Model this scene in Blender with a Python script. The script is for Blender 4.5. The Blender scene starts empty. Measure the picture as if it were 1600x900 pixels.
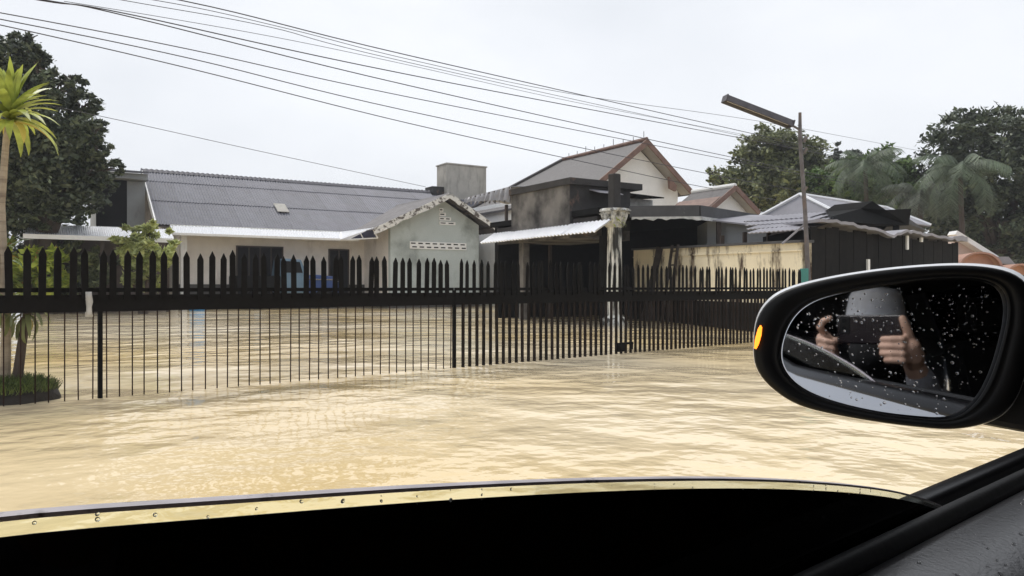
import bpy, bmesh, math, random
import numpy as np
from mathutils import Vector, Matrix
random.seed(7); RNG = np.random.default_rng(11)
SC = bpy.context.scene
COL = SC.collection
R = math.radians

# ------------------------------------------------------------------ camera, sky, sun, exposure
F = 1164.0; CX = 800.0; CY = 448.0; H = 0.9          # focal length and horizon in photo pixels, eye height over the flood water
cam_d = bpy.data.cameras.new('camera'); cam = bpy.data.objects.new('camera', cam_d); COL.objects.link(cam)
cam.location = (0, 0, H); cam.rotation_euler = (R(90), 0, 0)
cam_d.sensor_width = 36; cam_d.lens = 36 * F / 1600; cam_d.shift_y = (CY - 450) / 1600
cam_d.clip_start = 0.003; cam_d.clip_end = 3000
SC.camera = cam
world = bpy.data.worlds.new('World'); SC.world = world; world.use_nodes = True
nt = world.node_tree; nt.nodes.clear()
wo = nt.nodes.new('ShaderNodeOutputWorld'); bg = nt.nodes.new('ShaderNodeBackground')
sky = nt.nodes.new('ShaderNodeTexSky'); sky.sky_type = 'NISHITA'; sky.sun_disc = False
sky.sun_elevation = R(58); sky.sun_rotation = R(-35); sky.dust_density = 4.0; sky.air_density = 1.0
skm = nt.nodes.new('ShaderNodeMixRGB'); skm.blend_type = 'MULTIPLY'; skm.inputs[0].default_value = 1; skm.inputs[2].default_value = (0.10, 0.10, 0.10, 1)
tc = nt.nodes.new('ShaderNodeTexCoord'); mp = nt.nodes.new('ShaderNodeMapping'); mp.inputs['Scale'].default_value = (1, 1, 2.2)
nz = nt.nodes.new('ShaderNodeTexNoise'); nz.inputs['Scale'].default_value = 1.6; nz.inputs['Detail'].default_value = 5; nz.inputs['Roughness'].default_value = .5
cr = nt.nodes.new('ShaderNodeValToRGB')
cr.color_ramp.elements[0].position = .36; cr.color_ramp.elements[0].color = (.60, .63, .675, 1)
cr.color_ramp.elements[1].position = .66; cr.color_ramp.elements[1].color = (.765, .785, .82, 1)
mx = nt.nodes.new('ShaderNodeMixRGB'); mx.inputs[0].default_value = .94
L = nt.links.new
L(tc.outputs['Generated'], mp.inputs[0]); L(mp.outputs[0], nz.inputs['Vector']); L(nz.outputs['Fac'], cr.inputs[0])
L(sky.outputs[0], skm.inputs[1]); L(skm.outputs[0], mx.inputs[1]); L(cr.outputs[0], mx.inputs[2])
L(mx.outputs[0], bg.inputs[0]); bg.inputs[1].default_value = 0.88; L(bg.outputs[0], wo.inputs[0])
sun_d = bpy.data.lights.new('sun', 'SUN'); sun = bpy.data.objects.new('sun', sun_d); COL.objects.link(sun)
sun_d.energy = 1.5; sun_d.angle = R(25); sun_d.color = (1, .96, .9)
sun.rotation_euler = (R(32), 0, R(35 - 180)); sun.location = (0, 0, 40)
SC.view_settings.view_transform = 'Standard'; SC.view_settings.look = 'None'
SC.view_settings.exposure = 0.56; SC.view_settings.gamma = 1; SC.view_settings.use_curve_mapping = False
SC.cycles.max_bounces = 6; SC.cycles.transparent_max_bounces = 8

# ------------------------------------------------------------------ pixel -> place helpers
def P(px, py, Y): return ((px - CX) / F * Y, Y, H - (py - CY) / F * Y)
def G(px, py, z=0.0): return P(px, py, F * (H - z) / (py - CY))
class Fr:                                                  # an upright frame: u along a front, v behind it
    def __init__(s, o, deg):
        a = R(deg); s.deg = deg; s.o = o; s.U = (math.cos(a), math.sin(a)); s.V = (-math.sin(a), math.cos(a))
    def loc(s, p):
        dx = p[0] - s.o[0]; dy = p[1] - s.o[1]
        return (dx * s.U[0] + dy * s.U[1], dx * s.V[0] + dy * s.V[1], p[2])
    def _on(s, px, py, A, k):
        d = (px - CX) / F; t = (s.o[0] * A[0] + s.o[1] * A[1] + k) / (d * A[0] + A[1])
        return s.loc(P(px, py, t))
    def onv(s, px, py, v): return s._on(px, py, s.V, v)
    def onu(s, px, py, u): return s._on(px, py, s.U, u)
    def w(s, u, v, z): return (s.o[0] + u * s.U[0] + v * s.V[0], s.o[1] + u * s.U[1] + v * s.V[1], z)

# ------------------------------------------------------------------ materials
def M(name, col, rough=.7, var=.18, scale=6.0, grime=None, bump=None, metal=0.0, rnd=0.0, spec=None, stretch=(1, 1, 1)):
    m = bpy.data.materials.new(name); m.use_nodes = True; t = m.node_tree; n = t.nodes; b = n['Principled BSDF']; K = t.links.new
    b.inputs['Roughness'].default_value = rough; b.inputs['Metallic'].default_value = metal
    if spec is not None: b.inputs['Specular IOR Level'].default_value = spec
    co = n.new('ShaderNodeTexCoord'); ma = n.new('ShaderNodeMapping'); ma.inputs['Scale'].default_value = stretch
    K(co.outputs['Object'], ma.inputs[0])
    no = n.new('ShaderNodeTexNoise'); no.inputs['Scale'].default_value = scale; no.inputs['Detail'].default_value = 6
    K(ma.outputs[0], no.inputs['Vector'])
    r = n.new('ShaderNodeValToRGB'); e = r.color_ramp.elements
    e[0].position = .28; e[0].color = (*[c * (1 - var) for c in col], 1); e[1].position = .72; e[1].color = (*[min(1, c * (1 + var)) for c in col], 1)
    K(no.outputs['Fac'], r.inputs[0]); out = r.outputs[0]
    if grime:
        gc, lo, hi, gs, gst = grime                         # colour, ramp range, scale, stretch: stains with a shape of their own
        m2 = n.new('ShaderNodeMapping'); m2.inputs['Scale'].default_value = gst; K(co.outputs['Object'], m2.inputs[0])
        g = n.new('ShaderNodeTexNoise'); g.inputs['Scale'].default_value = gs; g.inputs['Detail'].default_value = 8; g.inputs['Roughness'].default_value = .65
        K(m2.outputs[0], g.inputs['Vector'])
        gr = n.new('ShaderNodeValToRGB'); gr.color_ramp.elements[0].position = lo; gr.color_ramp.elements[1].position = hi
        K(g.outputs['Fac'], gr.inputs[0]); mix = n.new('ShaderNodeMixRGB'); mix.inputs[2].default_value = (*gc, 1)
        K(gr.outputs[0], mix.inputs[0]); K(out, mix.inputs[1]); out = mix.outputs[0]
    if rnd:
        oi = n.new('ShaderNodeObjectInfo'); mr = n.new('ShaderNodeMapRange'); mr.inputs[3].default_value = 1 - rnd; mr.inputs[4].default_value = 1 + rnd
        K(oi.outputs['Random'], mr.inputs[0]); mm = n.new('ShaderNodeMixRGB'); mm.blend_type = 'MULTIPLY'; mm.inputs[0].default_value = 1
        K(out, mm.inputs[1]); K(mr.outputs[0], mm.inputs[2]); out = mm.outputs[0]
    K(out, b.inputs['Base Color'])
    if bump:
        bn = n.new('ShaderNodeTexNoise'); bn.inputs['Scale'].default_value = bump[1]; bn.inputs['Detail'].default_value = 5
        K(ma.outputs[0], bn.inputs['Vector']); bu = n.new('ShaderNodeBump'); bu.inputs['Strength'].default_value = bump[0]; bu.inputs['Distance'].default_value = bump[2]
        K(bn.outputs['Fac'], bu.inputs['Height']); K(bu.outputs[0], b.inputs['Normal'])
    return m
def leafM(name, a, b_, rough=.55, third=None, clump=.9):
    m = bpy.data.materials.new(name); m.use_nodes = True; t = m.node_tree; n = t.nodes; b = n['Principled BSDF']; K = t.links.new
    g = n.new('ShaderNodeNewGeometry'); r = n.new('ShaderNodeValToRGB'); e = r.color_ramp.elements
    e[0].color = (*a, 1); e[1].color = (*b_, 1)
    if third: x = e.new(.93); x.color = (*b_, 1); e[2].color = (*third, 1)
    co = n.new('ShaderNodeTexCoord'); no = n.new('ShaderNodeTexNoise'); no.inputs['Scale'].default_value = clump; no.inputs['Detail'].default_value = 3
    K(co.outputs['Object'], no.inputs['Vector']); mr = n.new('ShaderNodeMapRange'); mr.inputs[1].default_value = .32; mr.inputs[2].default_value = .68; mr.inputs[3].default_value = .55; mr.inputs[4].default_value = 1.6
    K(no.outputs['Fac'], mr.inputs[0]); mu = n.new('ShaderNodeMixRGB'); mu.blend_type = 'MULTIPLY'; mu.inputs[0].default_value = 1 if clump else 0
    K(g.outputs['Random Per Island'], r.inputs[0]); K(r.outputs[0], mu.inputs[1]); K(mr.outputs[0], mu.inputs[2]); r = mu; K(r.outputs[0], b.inputs['Base Color'])
    b.inputs['Roughness'].default_value = rough
    tr = n.new('ShaderNodeBsdfTranslucent'); K(r.outputs[0], tr.inputs[0]); ms = n.new('ShaderNodeMixShader'); ms.inputs[0].default_value = .25
    K(b.outputs[0], ms.inputs[1]); K(tr.outputs[0], ms.inputs[2]); K(ms.outputs[0], n['Material Output'].inputs[0])
    return m
BLK = (.012, .011, .011)
mat = dict(
    picket=M('black painted iron', (.0055, .005, .005), .75, .3, 30, rnd=.3, spec=.12),
    gaterod=M('dark brown bar', (.013, .009, .0075), .8, .4, 25, rnd=.4, spec=.15),
    rod=M('rusty dark rod', (.026, .014, .010), .8, .4, 25, rnd=.4, spec=.15),
    plaster=M('cream plaster', (.80, .755, .71), .8, .08, 2, ((.30, .24, .2), .58, .85, 1.2, (1, 1, .35)), (.15, 40, .01)),
    plinth=M('dark wet plinth', (.045, .042, .04), .5, .35, 4, ((.10, .09, .08), .5, .8, 3, (1, 1, 1))),
    green=M('grey green plaster', (.45, .495, .49), .8, .07, 1.5, ((.09, .105, .09), .52, .80, .55, (1, 1, .8)), (.12, 50, .01)),
    white=M('white paint', (.78, .78, .77), .55, .05, 5, ((.42, .40, .38), .6, .85, 3, (1, 1, .4))),
    flaky=M('flaking white paint', (.66, .65, .62), .75, .1, 9, ((.10, .085, .075), .50, .58, 5.5, (1, 1, 1)), (.3, 30, .01)),
    awning=M('white awning sheet', (.80, .81, .84), .45, .05, 4, ((.35, .36, .38), .62, .9, 1.5, (1, 1, 1))),
    dark=M('dark opening', (.005, .005, .006), .6, .3, 8, spec=.15),
    wood=M('dark wood', (.045, .030, .022), .6, .3, 5),
    asb=M('grey asbestos sheet', (.136, .138, .168), .6, .14, 2.2, ((.09, .087, .10), .5, .8, 1.3, (1, .35, 1)), (.2, 60, .01), rnd=.10),
    ridge=M('dark ridge cap', (.07, .068, .085), .6, .3, 6),
    asb2=M('old roof sheet', (.10, .092, .098), .65, .25, 3, ((.05, .047, .05), .45, .75, 2.5, (1, .5, 1)), (.2, 60, .01), rnd=.15),
    conc=M('mouldy concrete', (.17, .16, .15), .85, .3, 1.8, ((.020, .018, .018), .42, .62, .8, (1, 1, .95)), (.4, 25, .02)),
    concd=M('black mouldy and shaded concrete', (.028, .026, .026), .8, .4, 3, ((.26, .15, .10), .60, .74, 1.2, (1, 1, .8)), (.4, 25, .02)),
    tank=M('weathered tank render', (.44, .42, .38), .85, .15, 1.6, ((.20, .185, .16), .5, .72, 1.8, (1, 1, .3)), (.3, 30, .02)),
    tarp=M('grey tarpaulin', (.26, .26, .28), .45, .15, 3, ((.15, .15, .16), .55, .8, 2, (1, 1, 1)), (.6, 5, .1)),
    colm=M('weathered white column', (.72, .72, .68), .75, .1, 5, ((.03, .03, .027), .44, .55, 6.0, (1.2, 1.2, .16)), (.4, 30, .01)),
    capm=M('weathered capital', (.55, .55, .52), .8, .15, 8, ((.07, .07, .065), .45, .62, 6, (1, 1, 1)), (.5, 40, .01)),
    black=M('near black', (.006, .006, .006), .8, .4, 6, spec=.1),  # near black; on the carport walls it stands in for shade
    blackw=M('black boards', (.008, .0075, .0075), .75, .45, 5, ((.024, .019, .018), .6, .8, 2.5, (3, 3, .4)), (.3, 20, .01), rnd=.4, spec=.12),
    creamw=M('cream boundary wall', (.78, .70, .52), .8, .10, 1.5, ((.06, .035, .02), .50, .62, 1.7, (1.3, 1, .5)), (.25, 30, .01)),
    fascia=M('grey fascia', (.06, .06, .064), .65, .25, 3, ((.20, .19, .18), .62, .8, 4, (1, 1, 1))),
    edge=M('frayed white edge', (.50, .50, .49), .8, .3, 8),
    greyw=M('pale grey wall', (.30, .315, .33), .75, .12, 1.5, ((.10, .085, .075), .58, .8, 1.6, (1, 1, .3))),
    tin=M('zinc sheet', (.26, .255, .285), .6, .14, 2, ((.13, .12, .13), .56, .8, 2, (1, .4, 1)), metal=.1, rnd=.12),
    whouse=M('white house wall', (.80, .80, .79), .75, .04, 2, ((.5, .5, .5), .66, .9, 1.4, (1, 1, .4))),
    tiles=M('dark roof tiles', (.062, .056, .059), .6, .3, 6, ((.055, .05, .052), .45, .75, 2, (1, 1, 1)), (.5, 14, .05)),
    rtiles=M('red brown trim', (.185, .11, .085), .65, .25, 5, ((.13, .065, .05), .5, .75, 3, (1, 1, 1))),
    soffit=M('grey soffit', (.30, .28, .26), .7, .15, 3),
    terra=M('terracotta hood', (.42, .24, .18), .6, .2, 3, ((.30, .14, .09), .5, .8, 3, (1, 1, 1))),
    pole=M('lamp pole metal', (.11, .10, .105), .5, .35, 7, ((.19, .12, .09), .55, .75, 9, (1, 1, .3))),
    lamp=M('lamp housing', (.055, .050, .058), .45, .3, 8),
    tube=M('fluorescent tube', (.75, .75, .75), .3, .02, 3),
    teal=M('teal painted post', (.05, .22, .20), .5, .2, 5),
    wire=M('cable', (.035, .034, .045), .5, .1, 3),
    bark=M('bark', (.065, .048, .038), .85, .35, 6, None, (.6, 18, .03), stretch=(1, 1, .3)),
    pbark=M('pale cane', (.34, .28, .21), .8, .25, 8, ((.14, .10, .075), .5, .75, 8, (.3, .3, 3)), (.5, 25, .01)),
    soil=M('dark wet soil', (.022, .017, .013), .7, .4, 12, None, (.6, 25, .03)),
    blue=M('blue truck paint', (.03, .065, .21), .3, .1, 3), lblue=M('pale blue panel', (.13, .21, .30), .3, .1, 3),
    chrome=M('chrome trim', (.5, .5, .52), .25, .05, 3, metal=.9), rubber=M('black rubber', (.012, .012, .012), .7, .2, 10),
    drum=M('blue plastic', (.05, .30, .62), .4, .1, 3), rag=M('grey plastic rag', (.42, .41, .39), .6, .2, 8),
    cap=M('sky bright silver cap', (.66, .67, .70), .28, .02, 3, metal=.2), silver=M('silver car paint', (.36, .38, .42), .28, .02, 3, metal=.45), trim=M('dark grain trim', (.012, .012, .015), .36, .25, 60, None, (.45, 420, .0012), spec=.7),  # cap: lighter than the body silver, sky reflection put into its colour
    bezel=M('satin black bezel', (.004, .004, .0045), .42, .1, 10, spec=.18), gloss=M('gloss black trim', (.006, .006, .007), .32, .1, 10, spec=.35), matt=M('matt black trim', (.010, .010, .011), .55, .15, 30, None, (.2, 220, .001), spec=.3),
    cloth=M('dark seat cloth', (.02, .02, .022), .9, .2, 40), skin=M('skin', (.60, .38, .28), .5, .08, 20, None, (.15, 120, .002)),
    shirt=M('black jacket', (.012, .012, .013), .9, .15, 12, None, (.3, 25, .01)), sleeve=M('grey sleeve', (.26, .26, .28), .9, .15, 12, None, (.3, 25, .01)), hat=M('grey hat cloth', (.66, .67, .70), .9, .1, 30),
    trous=M('dark trousers', (.03, .03, .035), .9, .2, 20), hair=M('black hair', (.012, .010, .009), .5, .2, 30), phone=M('phone back', (.016, .012, .014), .22, .05, 5),
    ladder=M('old ladder wood', (.030, .022, .018), .7, .4, 9),
)
mat['leafdark'] = leafM('dark tree leaves', (.022, .033, .020), (.125, .152, .090))
mat['leafmid'] = leafM('mid green leaves', (.05, .066, .026), (.23, .25, .11))
mat['leaflight'] = leafM('fresh green leaves', (.045, .085, .025), (.14, .21, .065))
mat['leafpalm'] = leafM('palm leaves', (.055, .08, .05), (.13, .17, .105))
mat['leafgrey'] = leafM('grey green leaves', (.04, .052, .04), (.17, .19, .15))
mat['croton'] = leafM('yellow green croton leaves', (.20, .28, .04), (.58, .62, .10), .45, (.72, .34, .14))
mat['frang'] = leafM('pale yellow green leaves', (.20, .24, .07), (.52, .55, .24), .5)
mat['drac'] = leafM('strap leaf green', (.20, .28, .05), (.42, .45, .10), .4, None, 6.0)
mat['dracy'] = leafM('yellowing strap leaf', (.42, .40, .06), (.46, .33, .08), .45)
mat['grass'] = leafM('mound grass', (.03, .05, .015), (.15, .19, .055))
def emis(name, col, s):
    m = bpy.data.materials.new(name); m.use_nodes = True; b = m.node_tree.nodes['Principled BSDF']
    b.inputs['Base Color'].default_value = (*col, 1); b.inputs['Emission Color'].default_value = (*col, 1); b.inputs['Emission Strength'].default_value = s; b.inputs['Roughness'].default_value = .2
    return m
mat['signal'] = emis('lit amber lens', (1, .23, .02), 1.9)
def mirrorM():
    m = bpy.data.materials.new('mirror silver'); m.use_nodes = True; b = m.node_tree.nodes['Principled BSDF']
    b.inputs['Base Color'].default_value = (.80, .82, .86, 1); b.inputs['Metallic'].default_value = 1; b.inputs['Roughness'].default_value = .028
    return m
mat['mirror'] = mirrorM()
cb = mat['trim'].node_tree.nodes['Principled BSDF']; cb.inputs['Coat Weight'].default_value = .55; cb.inputs['Coat Roughness'].default_value = .3; cb.inputs['Coat IOR'].default_value = 1.45
def glassM(name, tint, fac, rough=.02, dens=None):
    m = bpy.data.materials.new(name); m.use_nodes = True; t = m.node_tree; n = t.nodes; n.remove(n['Principled BSDF']); K = t.links.new
    tr = n.new('ShaderNodeBsdfTransparent'); tr.inputs[0].default_value = (*tint, 1)
    gl = n.new('ShaderNodeBsdfGlossy'); gl.inputs['Roughness'].default_value = rough
    fr = n.new('ShaderNodeFresnel'); fr.inputs[0].default_value = 1.45; mu = n.new('ShaderNodeMath'); mu.operation = 'MULTIPLY'; mu.inputs[1].default_value = fac
    ms = n.new('ShaderNodeMixShader'); K(fr.outputs[0], mu.inputs[0]); K(mu.outputs[0], ms.inputs[0]); K(tr.outputs[0], ms.inputs[1]); K(gl.outputs[0], ms.inputs[2]); K(ms.outputs[0], n['Material Output'].inputs[0])
    return m
mat['film'] = glassM('black window film', (.010, .009, .007), .25)
mat['clear'] = glassM('green tinted clear glass', (.975, 1.0, .955), .35)
mat['tint'] = glassM('dark tinted glass', (.04, .04, .045), .9)
mat['gedge'] = M('ground glass edge', (.42, .39, .42), .5, .25, 60, ((.05, .04, .045), .58, .68, 90, (1, 1, 1)))
def dropM():
    m = bpy.data.materials.new('water drop'); m.use_nodes = True; b = m.node_tree.nodes['Principled BSDF']
    b.inputs['Base Color'].default_value = (1, 1, 1, 1); b.inputs['Transmission Weight'].default_value = 1; b.inputs['IOR'].default_value = 1.33; b.inputs['Roughness'].default_value = 0
    return m
mat['drop'] = dropM()
def waterM():
    m = bpy.data.materials.new('muddy flood water'); m.use_nodes = True; t = m.node_tree; n = t.nodes; b = n['Principled BSDF']; K = t.links.new
    co = n.new('ShaderNodeTexCoord')
    def noise(sc, det, st, rough=.5, rot=0.0):
        a = n.new('ShaderNodeMapping'); a.inputs['Scale'].default_value = st; a.inputs['Rotation'].default_value = (0, 0, rot); K(co.outputs['Object'], a.inputs[0])
        x = n.new('ShaderNodeTexNoise'); x.inputs['Scale'].default_value = sc; x.inputs['Detail'].default_value = det; x.inputs['Roughness'].default_value = rough
        K(a.outputs[0], x.inputs['Vector']); return x.outputs['Fac']
    c = n.new('ShaderNodeValToRGB'); e = c.color_ramp.elements
    e[0].position = .36; e[0].color = (.70, .525, .26, 1); e[1].position = .62; e[1].color = (.84, .72, .52, 1)
    K(noise(.16, 2, (1, 1, 1), .45), c.inputs[0]); K(c.outputs[0], b.inputs['Base Color'])
    b.inputs['Roughness'].default_value = .05; b.inputs['IOR'].default_value = 1.33
    def math_(op, x, y):
        q = n.new('ShaderNodeMath'); q.operation = op
        for i, s in enumerate((x, y)):
            if isinstance(s, (int, float)): q.inputs[i].default_value = s
            else: K(s, q.inputs[i])
        return q.outputs[0]
    big = noise(1.15, 2, (1, 1.1, 1), .5, R(28)); mid = noise(3.8, 2, (1, 1.1, 1), .5, R(-38)); sm = noise(11, 2, (1, 1.1, 1), .5, R(35))
    patch = n.new('ShaderNodeMapRange'); patch.inputs[1].default_value = .38; patch.inputs[2].default_value = .62; patch.inputs[3].default_value = .16; patch.inputs[4].default_value = 1.25
    K(noise(.22, 3, (1, 1, 1)), patch.inputs[0])
    h = math_('ADD', math_('MULTIPLY', big, .090), math_('ADD', math_('MULTIPLY', mid, .026), math_('MULTIPLY', sm, .0055)))
    h = math_('MULTIPLY', h, patch.outputs[0])
    bu = n.new('ShaderNodeBump'); bu.inputs['Strength'].default_value = 1; bu.inputs['Distance'].default_value = 1.0
    K(h, bu.inputs['Height']); K(bu.outputs[0], b.inputs['Normal'])
    return m
mat['water'] = waterM()
mat['ground'] = M('muddy ground', (.16, .12, .075), .9, .25, .5)

# ------------------------------------------------------------------ mesh helpers
class MB:
    def __init__(s): s.v = []; s.f = []; s.smooth = False
    def add(s, vs, fs):
        k = len(s.v); s.v += [tuple(p) for p in vs]; s.f += [tuple(i + k for i in f) for f in fs]; return s
    def hexa(s, p):                                                   # 8 points: bottom ring, top ring
        return s.add(p, [(3, 2, 1, 0), (4, 5, 6, 7), (0, 1, 5, 4), (1, 2, 6, 5), (2, 3, 7, 6), (3, 0, 4, 7)])
    def box(s, x0, x1, y0, y1, z0, z1):
        return s.hexa([(x0, y0, z0), (x1, y0, z0), (x1, y1, z0), (x0, y1, z0), (x0, y0, z1), (x1, y0, z1), (x1, y1, z1), (x0, y1, z1)])
    def prism(s, poly, d):                                            # polygon (3D points) extruded by vector d
        n = len(poly); vs = [tuple(p) for p in poly] + [tuple(p[i] + d[i] for i in range(3)) for p in poly]
        return s.add(vs, [tuple(range(n))[::-1], tuple(range(n, 2 * n))] + [(i, (i + 1) % n, n + (i + 1) % n, n + i) for i in range(n)])
    def loft(s, rings, cap=True, closed=True):
        n = len(rings[0]); vs = [p for r in rings for p in r]; fs = []
        for i in range(len(rings) - 1):
            for j in range(n if closed else n - 1):
                a = i * n + j; b = i * n + (j + 1) % n; fs.append((a, b, b + n, a + n))
        if cap: fs += [tuple(range(n))[::-1], tuple(range((len(rings) - 1) * n, len(rings) * n))]
        return s.add(vs, fs)
    def tube(s, pts, rad, n=8, cap=True):
        pts = [Vector(p) for p in pts]; rings = []
        if not hasattr(rad, '__len__'): rad = [rad] * len(pts)
        d0 = (pts[1] - pts[0]).normalized(); up = Vector((0, 0, 1)) if abs(d0.z) < .9 else Vector((1, 0, 0)); x = d0.cross(up).normalized()
        for i, p in enumerate(pts):
            d = (pts[min(i + 1, len(pts) - 1)] - pts[max(i - 1, 0)]).normalized(); x = (x - d * x.dot(d)).normalized(); y = d.cross(x)
            rings.append([tuple(p + (x * math.cos(2 * math.pi * k / n) + y * math.sin(2 * math.pi * k / n)) * rad[i]) for k in range(n)])
        return s.loft(rings, cap)
    def bar(s, a, b, w, h):                                           # square bar from a to b, w sideways, h upwards
        a = Vector(a); b = Vector(b); d = (b - a).normalized(); up = Vector((0, 0, 1)) if abs(d.z) < .95 else Vector((0, 1, 0))
        x = d.cross(up).normalized() * w / 2; y = x.cross(d).normalized() * h / 2
        return s.hexa([a - x - y, a + x - y, b + x - y, b - x - y, a - x + y, a + x + y, b + x + y, b - x + y])
    def lathe(s, prof, n=16, c=(0, 0, 0)):
        return s.loft([[(c[0] + r * math.cos(2 * math.pi * k / n), c[1] + r * math.sin(2 * math.pi * k / n), c[2] + z) for k in range(n)] for r, z in prof])
    def ball(s, c, r, n=12, m=8):
        r = r if hasattr(r, '__len__') else (r, r, r)
        return s.loft([[(c[0] + r[0] * math.sin(max(.02, min(math.pi - .02, math.pi * i / m))) * math.cos(2 * math.pi * k / n), c[1] + r[1] * math.sin(max(.02, min(math.pi - .02, math.pi * i / m))) * math.sin(2 * math.pi * k / n), c[2] - r[2] * math.cos(math.pi * i / m)) for k in range(n)] for i in range(m + 1)])
    def mesh(s, name):
        me = bpy.data.meshes.new(name); me.from_pydata(s.v, [], s.f)
        bm = bmesh.new(); bm.from_mesh(me); bmesh.ops.recalc_face_normals(bm, faces=bm.faces); bm.to_mesh(me); bm.free()
        if s.smooth: me.polygons.foreach_set('use_smooth', [True] * len(me.polygons))
        return me
    def build(s, name, m, parent=None, bevel=0.0, smooth=None):
        if smooth is not None: s.smooth = smooth
        return put(name, s.mesh(name), m, parent, bevel)
def put(name, me, m, parent=None, bevel=0.0):
    if m is not None and not me.materials: me.materials.append(mat[m] if isinstance(m, str) else m)
    o = bpy.data.objects.new(name, me); COL.objects.link(o)
    if parent is not None: o.parent = parent
    if bevel:
        b = o.modifiers.new('bevel', 'BEVEL'); b.width = bevel; b.segments = 2; b.limit_method = 'ANGLE'
    return o
def tag(o, label=None, cat=None, group=None, kind=None):
    if label: o['label'] = label
    if cat: o['category'] = cat
    if group: o['group'] = group
    if kind: o['kind'] = kind
    return o
def thing(name, label, cat, loc=(0, 0, 0), deg=0, group=None):
    o = bpy.data.objects.new(name, None); COL.objects.link(o); o.location = loc; o.rotation_euler = (0, 0, R(deg)); o.empty_display_size = .2
    return tag(o, label, cat, group)
def corrugated(w, l, n, amp, th=.012, name='sheet'):
    """sheet in x (across the waves, 0..w) and y (up the slope, 0..l)"""
    m = MB(); k = n * 6; top = []; rows = []
    for y in (0, l):
        for off in (0, -th): rows.append([(w * i / k, y, amp * math.cos(2 * math.pi * n * i / k) + off) for i in range(k + 1)])
    a, a2, b, b2 = rows
    m.loft([a, b, b2, a2, a], cap=False, closed=False); m.smooth = False
    return m.mesh(name)
def place_sheet(me, name, m, parent, a, ux, uy):
    """put a sheet with its corner at a, x along ux, y along uy (unit vectors, parent frame)"""
    o = put(name, me, m, parent); ux = Vector(ux).normalized(); uy = Vector(uy); uy = (uy - ux * uy.dot(ux)).normalized(); uz = ux.cross(uy)
    o.matrix_local = Matrix(((ux.x, uy.x, uz.x, a[0]), (ux.y, uy.y, uz.y, a[1]), (ux.z, uy.z, uz.z, a[2]), (0, 0, 0, 1)))
    return o

# ------------------------------------------------------------------ ground and water
GZ = -0.45
tag(MB().add([(-900, -600, GZ), (900, -600, GZ), (900, 1500, GZ), (-900, 1500, GZ)], [(0, 1, 2, 3)]).build('ground', 'ground'), 'muddy ground lying under the flood water', 'ground', kind='structure')
tag(MB().add([(-260, -160, 0), (260, -160, 0), (260, 340, 0), (-260, 340, 0)], [(0, 1, 2, 3)]).build('water', 'water'), 'rippled tan muddy flood water covering road and yard', 'water', kind='structure')

# ------------------------------------------------------------------ the long house
HF = Fr(G(280, 483), 32.4)
house = thing('long_house', 'long low cream house with grey corrugated roof and green gabled wing', 'house', (*HF.o[:2], 0), HF.deg)
vR = 3.9; zR = HF.onv(222, 267, vR)[2]; uL = HF.onv(222, 267, vR)[0]
vE = -.8; zE = HF.onv(268, 351, vE)[2]
uR_ = HF.onv(812, 352, vE)[0]
WT = zE - .12
MB().box(0, uR_ - .3, 0, .22, 1.0, WT).build('front_wall', 'plaster', house)
MB().box(-.003, uR_ - .297, -.04, .223, GZ, 1.0).build('plinth', 'plinth', house)
MB().prism([(0, .223, GZ), (0, .223, WT), (0, vR, zR - .25), (0, 2 * vR - .2, WT), (0, 2 * vR - .2, GZ)], (.2, 0, 0)).build('side_wall', 'plaster', house)
MB().prism([(uR_ - .5, .223, GZ), (uR_ - .5, .223, WT), (uR_ - .5, vR, zR - .25), (uR_ - .5, 2 * vR - .2, WT), (uR_ - .5, 2 * vR - .2, GZ)], (.2, 0, 0)).build('side_wall', 'plaster', house)
MB().box(.2, uR_ - .5, 2 * vR - .4, 2 * vR - .2, GZ, WT).build('back_wall', 'plaster', house)
# roof sheets, each its own piece
sl = math.hypot(vR - vE, zR - zE); dv = (0, (vR - vE) / sl, (zR - zE) / sl); bn = [0, .41, .78, 1.0]; W = 1.06
roof = MB().hexa([(uL + .05, vE + .1, zE - .10), (uR_ - .05, vE + .1, zE - .10), (uR_ - .05, vR, zR - .12), (uL + .05, vR, zR - .12),
                  (uL + .05, vE + .1, zE - .05), (uR_ - .05, vE + .1, zE - .05), (uR_ - .05, vR, zR - .06), (uL + .05, vR, zR - .06)]).build('roof', 'asb2', house)
sheets = [corrugated(W * 10 / 9, sl * (bn[i + 1] - bn[i]) + (.14 if i < 2 else 0), 10, .017, name='roof_sheet') for i in range(3)]
u = uL; c = 0
while u < uR_ - .5:
    for i in range(3):
        s0 = bn[i] * sl
        o = place_sheet(sheets[i], 'roof_sheet', 'asb', roof, (u, vE + dv[1] * s0, zE + dv[2] * s0 + .024 * i + random.uniform(0, .003)), (1, random.uniform(-.003, .003), -.0065), dv)
    u += W; c += 1
back = corrugated(uR_ - uL, sl, 60, .019, name='rear_roof_slope')
place_sheet(back, 'rear_roof_slope', 'asb', house, (uR_, 2 * vR - vE, zE), (-1, 0, 0), (0, -dv[1], dv[2]))
u = uL - .05
capm = MB(); k = 10
capm.loft([[(x, -.22, -.10 + .012 * math.cos(x * 30)), (x, -.05, .05 + .02 * math.cos(x * 30)), (x, .05, .05 + .02 * math.cos(x * 30)), (x, .22, -.10 + .012 * math.cos(x * 30)), (x, 0, -.04)] for x in [1.06 * i / 20 for i in range(21)]])
capme = capm.mesh('ridge_cap')
while u < uR_ - .5:
    o = put('ridge_cap', capme, 'ridge', roof); o.location = (u, vR, zR + .05); u += 1.06
a = HF.onv(436, 331, 1.4); sk = .62
MB().box(0, .5, 0, .85, 0, .03).build('skylight_patch', 'tank', roof)
o = bpy.data.objects['skylight_patch']; s0 = .30 * sl; uu = HF.onv(434, 340, vE + dv[1] * s0)[0]
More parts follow.
